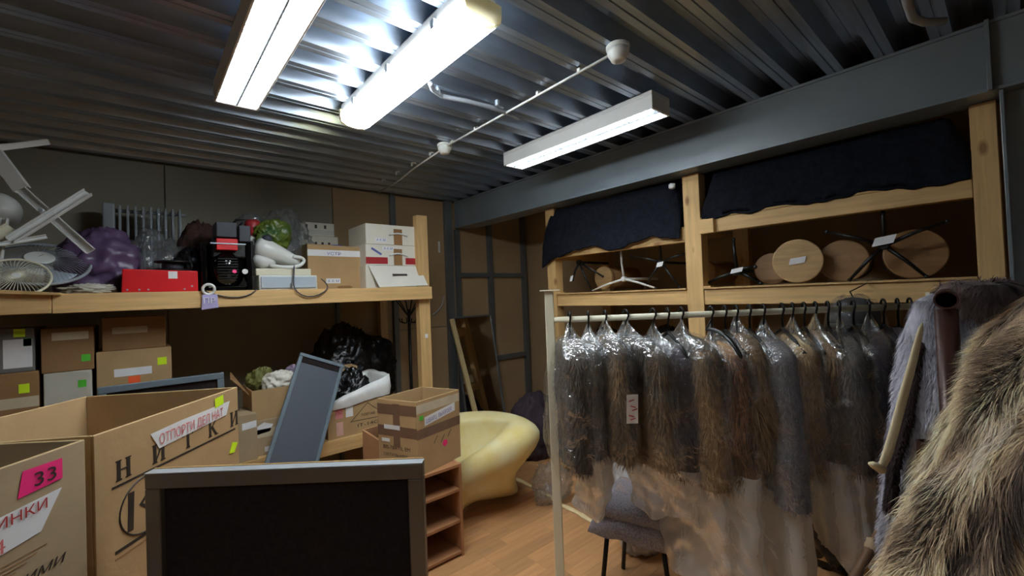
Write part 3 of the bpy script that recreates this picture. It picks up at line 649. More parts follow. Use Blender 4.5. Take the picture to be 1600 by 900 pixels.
q = onY(-8, 330, 3.45); mesh_obj('glass_globe', MB().ball(q, .1, 28, 18), white_p, t, smooth=True); mesh_obj('neck_ring', MB().disc(q + Vector((0, 0, -.115)), (0, 0, 1), .05, .03, 24), silver, t)
mesh_obj('stem', MB().tube([q + Vector((0, 0, -.11)), (q.x, q.y, DZ + .02)], .014, 10), silver, t); mesh_obj('foot', MB().disc((q.x, q.y, DZ), (0, 0, 1), .07, .02, 24), silver, t)

# ================================================================== LOWER LEFT SHELF
LG = 'stacked boxes under the left shelf'
def tier(label, pl, pr, top, base, mat, yf=3.18, dp=.4, name='storage_box', stickers=()):
    a = onY(pl, 560, yf).x; b = onY(pr, 560, yf).x
    t = thing(name, label, 'box', ((a + b) / 2, yf + dp / 2, base), 0, LG)
    mesh_obj('body', MB().box(a, b, yf, yf + dp, base, top), mat, t, bevel=.004)
    for (sx, sz, sw, sh, mt, nm) in stickers:
        sticker(nm, (a + (b - a) * sx, yf, base + (top - base) * sz), (1, 0, 0), (0, 0, 1), (b - a) * sw, (top - base) * sh, mt, t)
    return t
tier('dark reddish brown box, lower left of the stacks under the shelf', -60, 60, 1.27, LZ, card_d, stickers=((.72, .84, .15, .07, lime, 'lime_sticker'), (.0, .73, 1, .08, tape_c, 'tape')))
tier('white speckled box under the left shelf carrying a brown box', 67, 143, 1.25, LZ, card_o, stickers=((.7, .86, .18, .06, green_s, 'green_sticker'), (.15, .72, .4, .006, ink, 'scribble')))
tier('brown box with lime and orange stickers and torn white label', 150, 268, 1.335, LZ, card, stickers=((.8, .86, .13, .06, lime, 'lime_sticker'), (.22, .80, .5, .06, paper, 'torn_label'), (.4, .74, .16, .055, orange_s, 'orange_sticker')))
tier('grey box with pale paper and yellow sticker on top of the reddish box', -60, 54, 1.485, 1.271, M('grey carton', srgb(112, 110, 106), .7), stickers=((.7, .8, .17, .18, lime, 'lime_sticker'), (.55, .1, .42, .65, paper, 'paper_sheet'), (.84, .58, .12, .18, green_s, 'green_sticker')))
tier('brown taped box standing on the white speckled box', 64, 147, 1.475, 1.251, card_d, stickers=((.2, .72, .7, .18, tape_c, 'tape'), (.75, .2, .18, .16, green_s, 'green_sticker')))
tier('brown box with a smeared tape strip, topmost under the shelf beam', 160, 260, 1.515, 1.336, card_d, yf=3.2, stickers=((.15, .5, .55, .2, tape_c, 'tape'),))
# grey framed panel behind the big box
a = onY(152, 606, 2.75); b = onY(350, 597, 2.75)
t = thing('framed_panel', 'grey framed panel lying behind the large open box', 'panel', ((a.x + b.x) / 2, 2.78, .5))
for nm, q in (('frame_rail', (a.x, b.x, a.z - .03, a.z)), ('frame_rail', (a.x, a.x + .03, .0, a.z - .031)), ('frame_rail', (b.x - .03, b.x, .0, a.z - .031))):
    mesh_obj(nm, MB().box(q[0], q[1], 2.74, 2.77, q[2], q[3]), slate_f, t, bevel=.003)
mesh_obj('board', MB().box(a.x + .03, b.x - .03, 2.752, 2.762, .02, a.z - .03), felt, t)
# small boxes middle
def box_thing(name, label, x0, x1, y0, y1, z0, z1, mat, cat='box', group=None):
    t = thing(name, label, cat, ((x0 + x1) / 2, (y0 + y1) / 2, z0), 0, group); mesh_obj('body', MB().box(x0, x1, y0, y1, z0, z1), mat, t, bevel=.004); return t
a = onY(372, 650, 3.0).x; b = onY(399, 650, 3.0).x
zt = onY(385, 648, 3.01).z
t = box_thing('small_carton', 'small grey carton with white address label on the lower shelf', a, b + .01, 3.01, 3.25, LZ, zt, card_g); sticker('address_label', (a + .02, 3.01, zt - .09), (1, 0, .1), (0, 0, 1), .075, .04, paper, t)
a = onY(392, 640, 3.04).x; b = onY(470, 640, 3.04).x
t = box_thing('cardboard_box', 'taped cardboard box leaning open beside the slate grey panel', a + .02, b, 3.05, 3.35, LZ, .845, card_g); sticker('tape', (a + .03, 3.05, .74), (1, 0, 0), (0, 0, 1), b - a - .05, .05, tape_c, t); sticker('label', (a + .07, 3.05, .65), (1, 0, 0), (0, 0, 1), .03, .03, paper, t)
sticker('torn_paper', (a + .02, 3.05, .76), (1, 0, 0), (0, 0, 1), .09, .06, paper, t, pts=[(0, 0), (.08, .01), (.1, .05), (.05, .07), (.01, .05)])
t2 = thing('cardboard_box', 'open cardboard box with bent flap filled with paper parcels', 'box', ((a + b) / 2, 3.2, .847))
zt = onY(430, 606, 3.06).z
mesh_obj('side_panel', MB().box(a + .01, b + .01, 3.06, 3.066, .847, zt), card, t2); mesh_obj('side_panel', MB().box(a + .01, a + .016, 3.067, 3.36, .847, zt), card, t2); mesh_obj('side_panel', MB().box(b + .004, b + .01, 3.067, 3.36, .847, zt), card, t2); mesh_obj('side_panel', MB().box(a + .01, b + .01, 3.361, 3.367, .847, zt), card, t2)
mesh_obj('bottom_panel', MB().box(a + .017, b + .003, 3.067, 3.36, .847, .853), card, t2)
mesh_obj('flap', MB().hexa([(a - .005, 3.07, zt - .02), (a - .001, 3.07, zt - .02), (a - .001, 3.3, zt), (a - .005, 3.3, zt), (a - .10, 3.05, zt + .09), (a - .094, 3.05, zt + .09), (a - .06, 3.3, zt + .1), (a - .066, 3.3, zt + .1)]), card_d, t2)
q = onY(440, 595, 3.15); bag('paper_parcel', 'crumpled white paper parcel on top of the open box', 'parcel', (q.x, 3.17, zt + .02), (.1, .08, .07), card_w, .26, 1.2, 31, flat=-1)
q = onY(418, 600, 3.22); bag('paper_parcel', 'olive wrapped bundle beside the white paper parcel', 'parcel', (q.x - .03, 3.26, zt + .02), (.08, .07, .09), M('olive wrap', srgb(110, 110, 56), .6, bump=.3, bscale=12), .25, 2, 33, flat=-1)
q = onY(460, 588, 3.2); bag('lilac_bundle', 'small lilac cloth bundle between parcels and the slate panel', 'parcel', (q.x + .01, 3.28, zt + .03), (.06, .05, .07), M('lilac cloth', srgb(140, 124, 146), .8), .2, 2, 35, flat=-1)
# carton IT-14G with liner and black bag
A = onY(514, 690, 3.02); B = onY(606, 672, 3.02); zt = .855
x0, x1 = A.x, B.x + .02
t = thing('printed_box', 'cardboard box printed with a triangle and IT-14G, white liner spilling over', 'box', ((x0 + x1) / 2, 3.2, LZ))
for q in ((x0, x1, 3.03, 3.036), (x0, x1, 3.394, 3.4), (x0, x0 + .006, 3.037, 3.393), (x1 - .006, x1, 3.037, 3.393)): mesh_obj('side_panel', MB().box(q[0], q[1], q[2], q[3], LZ, zt), card, t)
mesh_obj('bottom_panel', MB().box(x0 + .007, x1 - .007, 3.037, 3.393, LZ, LZ + .006), card, t)
mesh_obj('flap', MB().hexa([(x0 + .02, 3.395, zt), (x1, 3.395, zt), (x1, 3.4, zt), (x0 + .02, 3.4, zt), (x0 + .04, 3.44, zt + .2), (x1 - .08, 3.44, zt + .21), (x1 - .08, 3.446, zt + .21), (x0 + .04, 3.446, zt + .2)]), card, t)
ux, uz = (1, 0, 0), (0, 0, 1)
tri = [(x0 + .15, LZ + .09), (x1 - .02, LZ + .085), (x0 + .275, LZ + .205)]
for i in range(3):
    p, q = tri[i], tri[(i + 1) % 3]; d = Vector((q[0] - p[0], 0, q[1] - p[1])); sticker('printed_triangle', (p[0], 3.03, p[1]), d, Vector((-d.z, 0, d.x)), d.length, .004, ink, t)
text('lettering', 'ТОВТАВ', (x0 + .225, 3.029, LZ + .115), ux, uz, .024, ink, t, width=.1); text('lettering', 'IT-14G', (x0 + .2, 3.029, LZ + .045), ux, uz, .034, ink, t, width=.15)
pk_ = sticker('pink_label', (x0 + .05, 3.03, LZ + .13), ux, uz, .05, .075, M('faded pink', srgb(205, 130, 130), .6), t); text('lettering', 'ПО', (x0 + .053, 3.029, LZ + .16), ux, uz, .035, ink_r, pk_, width=.042)
sticker('pink_label', (x0 + .055, 3.03, LZ + .015), ux, uz, .045, .09, M('pale pink', srgb(214, 168, 160), .6), t)
sticker('paper_label', (x0 + .12, 3.03, LZ + .13), ux, uz, .05, .085, paper, t)
rim = []
for k in range(49):
    q = k / 48 * 4; s_ = int(q) % 4; f_ = q - int(q); cs = [(x0, 3.03), (x1, 3.03), (x1, 3.4), (x0, 3.4)]; a_, b_ = cs[s_], cs[(s_ + 1) % 4]
    rim.append(Vector((a_[0] + (b_[0] - a_[0]) * f_, a_[1] + (b_[1] - a_[1]) * f_, zt)))
cx, cy = (x0 + x1) / 2, 3.215
def off(p, o, dz, i): d = Vector((p.x - cx, p.y - cy, 0)).normalized(); return p + d * (o + .006 * nz3(p, 14, i)) + Vector((0, 0, dz + .012 * nz3(p, 9, i + 2)))
rise = lambda p: .12 * max(0, (p.x - x0 - .02) / (x1 - x0)) * 1.1
mesh_obj('white_liner', MB().loft([[off(p, .012, -.03 + rise(p) * .3, 1) for p in rim], [off(p, .02, .0 + rise(p) * .5, 2) for p in rim], [off(p, .012, .03 + rise(p), 3) for p in rim], [off(p, -.02, .02 + rise(p) * .9, 4) for p in rim], [off(p, -.03, -.06, 5) for p in rim]], closed=True, cap=False), M('white liner', srgb(228, 228, 226), .4, bump=.3, bscale=18), t, smooth=True)
bag('bin_bag', 'black bin bag stuffed inside the printed IT-14G box', 'bag', (cx, cy, zt - .02), (.17, .15, .2), blk_bag, .25, 2.4, 41, nu=60, nv=36, flat=-.9, knot=(cx + .03, cy, zt + .13))
q = onY(550, 545, 3.62); bag('bin_bag', 'large black bin bag piled behind the printed box on the lower shelf', 'bag', (1.36, 3.62, LZ + .32), (.36, .2, .4), blk_bag, .2, 2.0, 43, nu=70, nv=40)
q = onY(497, 552, 3.6); bag('bin_bag', 'small black bin bag tucked left of the large one', 'bag', (q.x + .05, 3.66, LZ + .22), (.17, .15, .28), blk_bag, .2, 2.0, 44)
# slate grey framed panel, standing slanted in front of the lower shelf
def framed(name, label, tl, tr, bl, br, th, fw_, mfr, mbd, back=None):
    t = thing(name, label, 'panel', (bl + br) / 2); n = (tr - tl).cross(bl - tl).normalized()
    if n.dot(CAM - tl) < 0: n = -n
    u = (tr - tl).normalized(); v = (tl - bl).normalized(); W_ = (tr - tl).length; H_ = (tl - bl).length
    mesh_obj('frame_rail', MB().slab(tl - v * fw_ - n * th, u * W_, v * fw_, n * th), mfr, t, bevel=.003)
    mesh_obj('frame_rail', MB().slab(bl - n * th, u * W_, v * fw_, n * th), mfr, t, bevel=.003)
    mesh_obj('frame_rail', MB().slab(bl + v * fw_ - n * th, u * fw_, v * (H_ - 2 * fw_), n * th), mfr, t, bevel=.003)
    mesh_obj('frame_rail', MB().slab(bl + v * fw_ + u * (W_ - fw_) - n * th, u * fw_, v * (H_ - 2 * fw_), n * th), mfr, t, bevel=.003)
    mesh_obj('board', MB().slab(bl + u * fw_ + v * fw_ - n * th, u * (W_ - 2 * fw_), v * (H_ - 2 * fw_), n * th * .45), mbd, t)
    return t, u, v, n, W_, H_
tl, tr = onY(470, 550, 2.94), onY(536, 558, 2.94)
bl_ = onY(414, 724, 2.72); uu = (tr - tl); dn = (bl_ - tl).normalized()
uu = (uu - dn * uu.dot(dn)).normalized() * .285
LN = (tl.z - .02) / -dn.z
t, u, v, n, W_, H_ = framed('framed_panel', 'slate grey framed panel standing slanted before the lower shelf', tl, tl + uu, tl + dn * LN, tl + uu + dn * LN, .022, .022, slate_f, slate)
mesh_obj('dark_slot', MB().slab(tl + u * .024 - v * .055 - n * .011, u * (W_ - .048), v * .03, n * .003), felt, t)
# brown fibreboard box piece beside the cabinet
t = thing('fibreboard_crate', 'open brown fibreboard crate between the lower shelf and cabinet', 'crate', CW(-.6, 2.6, .35))
a, b = onY(566, 672, 2.62), onY(611, 700, 2.42)
mesh_obj('side_panel', MB().hexa([(a.x, a.y, .3), (b.x, b.y, .3), (b.x + .014, b.y + .006, .3), (a.x + .014, a.y + .006, .3), a, b, b + Vector((.014, .006, 0)), a + Vector((.014, .006, 0))]), chip, t, bevel=.002)
mesh_obj('back_panel', MB().hexa([(a.x + .016, a.y, .3), (a.x + .3, a.y + .05, .3), (a.x + .3, a.y + .064, .3), (a.x + .016, a.y + .014, .3), (a.x + .016, a.y, a.z), (a.x + .3, a.y + .05, a.z), (a.x + .3, a.y + .064, a.z), (a.x + .016, a.y + .014, a.z)]), chip, t, bevel=.002)
mesh_obj('bottom_panel', MB().hexa([(a.x, a.y, 0), (b.x, b.y, 0), (b.x + .06, b.y + .05, 0), (a.x + .3, a.y + .05, 0), (a.x, a.y, .3), (b.x, b.y, .3), (b.x + .06, b.y + .05, .3), (a.x + .3, a.y + .05, .3)]), chip, t)

# ================================================================== CABINET + BOX ON IT
X0, X1, Y0, Y1, HT = 1.06, 1.472, 2.225, 2.52, .55
t = thing('open_cabinet', 'low brown laminate cabinet with open shelves under the taped box', 'cabinet', ((X0 + X1) / 2, (Y0 + Y1) / 2, 0))
mesh_obj('side_panel', MB().box(X0, X0 + .018, Y0, Y1, 0, HT), lamin_s, t, bevel=.002); mesh_obj('side_panel', MB().box(X1 - .018, X1, Y0, Y1, 0, HT), lamin_s, t, bevel=.002)
mesh_obj('back_panel', MB().box(X0 + .018, X1 - .018, Y1 - .006, Y1, 0, HT - .018), lamin_s, t); mesh_obj('top_panel', MB().box(X0 + .018, X1 - .018, Y0, Y1 - .007, HT - .018, HT), lamin_s, t, bevel=.002)
for z in (.015, .20, .385): mesh_obj('shelf_board', MB().box(X0 + .018, X1 - .018, Y0 + .004, Y1 - .007, z, z + .018), lamin_s, t, bevel=.002)
mesh_obj('divider', MB().box(1.255, 1.267, Y0 + .12, Y1 - .007, .034, .199), lamin_s, t)
mesh_obj('hinge_pin', MB().disc((X0 + .15, Y0 + .004, .46), (0, -1, 0), .006, .012, 12), silver, t)
def open_box(name, label, base4, z0, z1, mat, th=.006, group=None, edge=True, inner=None):
    c = sum((Vector(p) for p in base4), Vector()) / 4
    t = thing(name, label, 'box', (c.x, c.y, z0), 0, group); ps = [Vector((p[0], p[1], 0)) for p in base4]; outp = []
    for i in range(4):
        p, q = ps[i], ps[(i + 1) % 4]; d = (q - p).normalized(); nin = Vector((-d.y, d.x, 0))
        if nin.dot(Vector((c.x, c.y, 0)) - p) < 0: nin = -nin
        s_ = th * 1.05 if i % 2 else 0
        o = mesh_obj('side_panel', MB().slab(p + d * s_ + Vector((0, 0, z0)), (q - p) - d * 2 * s_, nin * th, Vector((0, 0, z1 - z0))), mat, t, bevel=.0015)
        mesh_obj('cut_edge', MB().slab(p + d * (s_ + .001) + nin * .0012 + Vector((0, 0, z1 + .0002)), (q - p) - d * 2 * (s_ + .001), nin * (th - .0024), Vector((0, 0, .0008))), edge_m, o)
        outp.append((p, d, -nin, (q - p).length, o))
    mesh_obj('bottom_panel', MB().hexa([p + (Vector((c.x, c.y, 0)) - p).normalized() * th * 1.6 + Vector((0, 0, z0)) for p in ps] + [p + (Vector((c.x, c.y, 0)) - p).normalized() * th * 1.6 + Vector((0, 0, z0 + th)) for p in ps]), mat, t)
    return t, outp
cn = Vector((1.185, 2.228, 0)); lf = Vector((1.075, 2.50, 0)); rt_ = Vector((1.535, 2.32, 0)); bk = lf + rt_ - cn
t, sd = open_box('cardboard_box', 'open cardboard box banded with brown tape standing on the cabinet', [cn, rt_, bk, lf], HT + .001, .97, card)
p, d, nn, L_, o = sd[0]; zz = UZ
def on(sd_, a, h): return sd_[0] + sd_[1] * a + UZ * h
sticker('brown_tape', on(sd[0], 0, .755), d, UZ, L_, .055, tape_b, t); sticker('clear_tape', on(sd[0], 0, .9), d, UZ, L_, .05, tape_c, t)
al = sticker('address_label', on(sd[0], .06, .82) + nn * .0008, d + UZ * .12, UZ, .26, .05, paper, t); text('lettering', 'ШВАРЦ  ВЫКРОЕК', on(sd[0], .07, .832) + nn * .0016, d + UZ * .12, UZ, .034, ink_b, al, width=.22)
sticker('green_sticker', on(sd[0], .02, .86) + nn * .0012, d, UZ, .03, .025, green_s, t); sticker('pink_sticker', on(sd[0], .20, .655), d, UZ, .045, .04, pink, t, pts=[(.02, 0), (.045, .015), (.04, .038), (.012, .042), (0, .022)])
for k in range(7): sticker('pen_scribble', on(sd[0], .1 + .03 * k, .69 + .008 * (k % 3)), d + UZ * (1.2 if k % 2 else -1.4), UZ - d, .05, .004, ink, t)
p4, d4, n4, L4, o4 = sd[3]
sticker('brown_tape', p4 + UZ * .76, d4, UZ, L4, .06, tape_b, t); sticker('brown_tape', p4 + UZ * .885, d4, UZ, L4, .06, tape_b, t); sticker('brown_tape', p4 + d4 * .12 + UZ * .70 + n4 * .0008, d4, UZ, .05, .25, tape_b, t)
sticker('torn_paper', p4 + d4 * .05 + UZ * .80 + n4 * .0012, d4, UZ, .12, .025, paper, t); sticker('torn_paper', p4 + d4 * .03 + UZ * .725 + n4 * .001, d4, UZ, .06, .02, paper, t)
text('lettering', 'BIS-78ATIL EM', p4 + d4 * .04 + UZ * .685, d4, UZ, .03, ink, t, width=.2); text('lettering', 'СВЕТИЛЬНИКИ', p4 + d4 * .04 + UZ * .645, d4, UZ, .024, ink, t, width=.18)

# ================================================================== FOREGROUND: BIG BOXES, FRAMED BOARD
t = thing('work_table', 'plain low table carrying the two big cardboard boxes', 'table', CW(-1.2, 1.05, 0))
ctr = CW(-1.275, 1.06); 
def rect(c, u, v, hu, hv, z0, z1): return MB().slab(Vector((c.x, c.y, z0)) - u * hu - v * hv, u * 2 * hu, v * 2 * hv, Vector((0, 0, z1 - z0)))
mesh_obj('table_top', rect(ctr, R0, F0, .285, .75, .60, .63), ply, t, bevel=.003)
for su in (-1, 1):
    for sv in (-1, 1): mesh_obj('leg', rect(ctr + R0 * su * .24 + F0 * sv * .68, R0, F0, .025, .025, 0, .6), wood_z, t)
def W2(q): return Vector((CW(*q).x, CW(*q).y, 0))
Bnr, Bfr, Bfl, Bnl = W2((-1.025, 1.055)), W2((-1.035, 1.62)), W2((-1.53, 1.55)), W2((-1.52, .985))
t, sd = open_box('big_carton', 'big open cardboard box printed with dark spaced letters and a circle emblem', [Bnr, Bfr, Bfl, Bnl], .631, 1.25, card)
p, d, nn, L_, o = sd[0]
def stroke_letter(ch, o_, u_, v_, hgt, parent):
    S = hgt; mb = MB(); n = Vector(u_).normalized().cross(Vector(v_).normalized()) * .0008; o_ = Vector(o_); u_ = Vector(u_).normalized(); v_ = Vector(v_).normalized()
    def bar(x0, y0, x1, y1, w0):   # thick line
        d_ = Vector((x1 - x0, y1 - y0)).normalized(); pr = Vector((-d_.y, d_.x)) * w0 / 2; q = [(x0 + pr.x, y0 + pr.y), (x0 - pr.x, y0 - pr.y), (x1 - pr.x, y1 - pr.y), (x1 + pr.x, y1 + pr.y)]
        P_ = [o_ + u_ * (a * S) + v_ * (b * S) for a, b in q]; k = len(mb.v); mb.v += P_ + [x + n for x in P_]; mb.f += [(k + 4, k + 5, k + 6, k + 7), (k + 3, k + 2, k + 1, k), (k, k + 1, k + 5, k + 4), (k + 1, k + 2, k + 6, k + 5), (k + 2, k + 3, k + 7, k + 6), (k + 3, k, k + 4, k + 7)]
    ser = lambda x, y: bar(x - .17, y, x + .17, y, .06)
    if ch in 'НИ':
        bar(.2, 0, .2, 1, .2); bar(.75, 0, .75, 1, .2)
        for x in (.2, .75): ser(x, .03); ser(x, .97)
        bar(.2, .5, .75, .5, .08) if ch == 'Н' else bar(.26, .12, .69, .88, .09)
    elif ch == 'Т': bar(.45, 0, .45, 1, .2); bar(.02, .96, .88, .96, .08); bar(.06, .96, .06, .75, .08); bar(.84, .96, .84, .75, .08); ser(.45, .03)
    elif ch == 'К': bar(.2, 0, .2, 1, .2); ser(.2, .03); ser(.2, .97); bar(.28, .5, .75, .95, .09); bar(.4, .58, .78, .03, .16); ser(.8, .03)
    mesh_obj('printed_letter', mb, ink, parent)
zB = 1.25
def onB(a, h): return p + d * a + UZ * h + nn * .0003
for k, ch in enumerate('НИТКИ'):
    stroke_letter(ch, onB(.055 + k * .115, 1.115), d, UZ, .052, t)
sticker('printed_rule', onB(.045, 1.10), d, UZ, .5, .006, ink, t); sticker('printed_rule', onB(.05, .935), d, UZ, .48, .008, ink, t); sticker('printed_rule', onB(.05, .92), d, UZ, .46, .004, card_d, t)
pl_ = sticker('paper_label', onB(.165, 1.152) + nn * .0012, d + UZ * .02, UZ, .3, .05, paper, t, pts=[(0, .05), (.03, 0), (.33, .008), (.35, .052), (.12, .054)])
text('lettering', 'ОТПОРТИ ДЕЛ НАТ', onB(.195, 1.163) + nn * .0022, d + UZ * .02, UZ, .04, ink_p, pl_, width=.28)
sticker('lime_sticker', onB(.435, 1.205) + nn * .002, d, UZ, .04, .035, lime, t, pts=[(0, 0), (.045, .005), (.043, .036), (0, .032)])
sticker('lime_sticker', onB(.505, 1.02) + nn * .001, d, UZ, .04, .04, lime, t, pts=[(0, .005), (.03, 0), (.05, .03), (.02, .04)])
ce_ = onB(.15, 1.02); ringp = [ce_ + d * (math.cos(q) * .085) + UZ * (math.sin(q) * .075) for q in [2 * math.pi * k / 36 for k in range(37)]]
mesh_obj('printed_circle', MB().tube(ringp, .0022, 6, cap=False), ink, t)
sticker('printed_emblem', ce_ - d * .045 - UZ * .05, d * .05 + UZ, -d + UZ * .05, .1, .018, ink, t)
for k, (q, ln, an) in enumerate(((.0, .05, 40), (.0, .05, -40), (-.03, .03, 80))):
    dd = d * math.cos(math.radians(an)) + UZ * math.sin(math.radians(an)); sticker('printed_emblem', ce_ + d * (q - .02), dd, nn.cross(dd), ln, .008, ink, t)
ring2 = [ce_ + d * (.045 + math.cos(q) * .022) + UZ * (math.sin(q) * .028) for q in [2 * math.pi * k / 24 for k in range(25)]]
mesh_obj('printed_circle', MB().tube(ring2, .002, 6, cap=False), ink, t)
# box A
Afr = W2((-1.02, 1.04)); ad = (R0 * .03 - F0).normalized(); an_ = Vector((-ad.y, ad.x, 0))
if an_.dot(R0) > 0: an_ = -an_
Afr = Afr + ad * .012
t, sd = open_box('big_carton', 'big open greyish cardboard box with pink 33 sticker and red printing', [Afr + ad * .52, Afr, Afr + an_ * .5, Afr + an_ * .5 + ad * .52], .631, 1.25, card_g)
p, d, nn, L_, o = sd[0]
def onA(a, h): return p + d * (L_ - a) + UZ * h + nn * .0003      # a = distance back from the far corner
ps_ = sticker('pink_sticker', onA(.145, 1.178) + nn * .0008, d, UZ, .085, .055, pink, t, pts=[(0, 0), (.09, .006), (.09, .05), (.01, .052)])
text('lettering', '33', onA(.115, 1.19) + nn * .002, d, UZ, .04, ink, ps_, width=.045)
pl_ = sticker('paper_label', onA(.372, 1.066) + nn * .0008, d, UZ, .3, .09, paper, t, pts=[(0, .0), (.27, .025), (.315, .098), (.1, .085), (0, .085)])
text('lettering', 'ИТ ТКАНИНКИ', onA(.34, 1.128) + nn * .0022, d + UZ * .03, UZ, .03, ink_r, pl_, width=.25)
text('lettering', 'КР-14', onA(.29, 1.082) + nn * .0022, d + UZ * .04, UZ, .04, ink_p, pl_, width=.12)
for k in range(5): sticker('printed_line', onA(.36, 1.058 - k * .008), d, UZ, .27 - .02 * k, .0022, card_d, t)
text('lettering', 'САРАТОВСКИМИ', onA(.36, 1.0), d, UZ, .026, ink, t, width=.31, shear=.3); text('lettering', 'НИТКИ', onA(.36, .885), d, UZ, .105, ink_r, t, width=.31)
# framed felt board in front
tl, tr = CW(-.944, 1.1, 1.136), CW(-.2434, 1.1, 1.136)
bl_, br_ = Vector((tl.x, tl.y, .001)), Vector((tr.x, tr.y, .001))
t, u, v, n, W_, H_ = framed('felt_board', 'black felt board in a bronze aluminium frame standing before the boxes', tl, tr, bl_, br_, .03, .038, dark_al, felt)
mesh_obj('top_edge', MB().slab(tl - n * .03 + UZ * .0002, u * W_, n * .03, UZ * .002), silver, t)
mesh_obj('backing_board', MB().slab(bl_ - n * .036, u * (W_ - .004), v * (H_ + .004), n * .0055), M('torn hardboard back', srgb(170, 132, 76), .8, var=.2, scale=30), t, bevel=.001)

# ================================================================== COAT STAND, MIRROR, FOAM
q = onY(637, 500, 3.55)
t = thing('coat_stand', 'black metal coat stand with curved hooks behind the shelf post', 'coat stand', (1.94, 3.6, 0))
bx_, by_ = q.x + .03, 3.58; ht = onY(637, 476, 3.58).z
t.location = (bx_, by_, 0)
mesh_obj('pole', MB().tube([(bx_, by_, 0.03), (bx_, by_, ht - .04)], .014, 12), blk_m, t, smooth=True)
for k in range(6):
    a = k * math.pi / 3 + .3; cx, sy = math.cos(a), math.sin(a)
    mesh_obj('hook', MB().tube([(bx_ + cx * r, by_ + sy * r, z) for r, z in ((.01, ht - .1), (.04, ht - .06), (.08, ht + .0), (.12, ht + .05))], .006, 8), blk_m, t, smooth=True)
    mesh_obj('lower_hook', MB().tube([(bx_ + cx * r, by_ + sy * r, z) for r, z in ((.01, ht - .16), (.05, ht - .165), (.085, ht - .15), (.09, ht - .12))], .005, 8), blk_m, t, smooth=True)
for k in range(4):
    a = k * math.pi / 2 + .4; mesh_obj('foot', MB().tube([(bx_, by_, .12), (bx_ + math.cos(a) * .1, by_ + math.sin(a) * .1, .05), (bx_ + math.cos(a) * .2, by_ + math.sin(a) * .2, .012)], .009, 8), blk_m, t, smooth=True)
# leaning mirror
Mtl = onY(703, 497, 3.94); Mtr = onY(770, 491, 3.94)
mt_, mr_, Mz = Mtl.x + .03, Mtr.x - .04, (Mtl.z + Mtr.z) / 2
t = thing('leaning_mirror', 'tall narrow mirror in a thin grey frame leaning against the board wall', 'mirror', ((mt_ + mr_) / 2, 3.75, 0))
A0, A1 = Vector((mt_, 3.70, .0)), Vector((mt_ + .02, 3.925, Mz)); u = Vector((1, 0, 0)); v = (A1 - A0).normalized(); v = Vector((0, v.y, v.z)).normalized(); n = u.cross(v); W_ = mr_ - mt_; H_ = (A1 - A0).length
mesh_obj('backing', MB().slab(A0 + n * -.012 + UZ * .003, u * W_, v * H_, n * .01), stud_m, t, bevel=.002)
mesh_obj('glass', MB().slab(A0 + u * .016 + v * .016, u * (W_ - .032), v * (H_ - .032), n * .004), mirror_m, t)
for q in ((A0, u * W_, v * .016), (A0 + v * (H_ - .016), u * W_, v * .016), (A0 + v * .016, u * .016, v * (H_ - .032)), (A0 + v * .016 + u * (W_ - .016), u * .016, v * (H_ - .032))):
    mesh_obj('frame_rail', MB().slab(q[0] - n * .002 + UZ * .003, q[1], q[2], n * .014), stud_m, t, bevel=.002)
# added lath standing in for the shelf post reflected in the mirror
a, b = onY(706, 500, 3.86), onY(742, 642, 3.62); d = (b - a).normalized()
t = mesh_obj('reflected_post_lath', MB().beam(a - d * .01, a + d * ((a.z - .01) / -d.z), .05, .025, (0, -1, .2)), cream_m if False else M('reflected post lath', srgb(214, 192, 140), .7, var=.1, scale=6, stretch=(9, 9, .6)), bevel=.002); tag(t, 'pale wooden lath added across the mirror as the reflected shelf post', 'lath')

# yellow foam: curled sheet, hollow towards the cabinet
def arc(pts, n=28):
    out = []; k = len(pts)
    for i in range(n):
        s_ = i / (n - 1) * (k - 1); j = min(int(s_), k - 2); f_ = s_ - j; P_ = lambda q: pts[max(0, min(k - 1, q))]
        p0, p1, p2, p3 = P_(j - 1), P_(j), P_(j + 1), P_(j + 2)
        out.append(.5 * ((2 * p1) + (p2 - p0) * f_ + (2 * p0 - 5 * p1 + 4 * p2 - p3) * f_ ** 2 + (3 * p1 - p0 - 3 * p2 + p3) * f_ ** 3))
    return out
R1 = [dep(*q) for q in ((700, 735, 2.9), (735, 712, 2.92), (770, 690, 2.96), (797, 668, 3.05), (801, 657, 3.2), (786, 650, 3.35), (755, 648, 3.42), (715, 652, 3.42))]        # upper rim
R2 = [dep(*q) for q in ((700, 752, 2.84), (735, 728, 2.86), (785, 700, 2.9), (825, 672, 3.0), (822, 656, 3.22), (795, 646, 3.42), (755, 643, 3.5), (712, 646, 3.5))]
R3 = [dep(*q) for q in ((700, 775, 2.84), (735, 752, 2.86), (795, 728, 2.9), (843, 695, 3.02), (851, 672, 3.25), (815, 653, 3.5), (765, 644, 3.58), (712, 648, 3.58))]
R4 = [dep(*q) for q in ((702, 786, 2.9), (740, 762, 2.93), (774, 747, 2.98), (799, 739, 3.06), (812, 718, 3.3), (800, 700, 3.5), (765, 682, 3.6), (712, 682, 3.6))]
R4b = [dep(*q) for q in ((704, 800, 2.9), (738, 777, 2.94), (774, 762, 2.99), (797, 753, 3.06), (800, 738, 3.3), (792, 722, 3.5), (765, 712, 3.6), (725, 712, 3.6))]
R5 = [onZ(*q, .014) for q in ((705, 812), (735, 787), (775, 779), (808, 771), (803, 752), (790, 738), (770, 734), (740, 734))]
Ri = [dep(*q) for q in ((700, 742, 2.97), (735, 716, 3.0), (766, 694, 3.05), (789, 672, 3.13), (792, 663, 3.22), (780, 657, 3.3), (752, 655, 3.36), (715, 659, 3.36))]
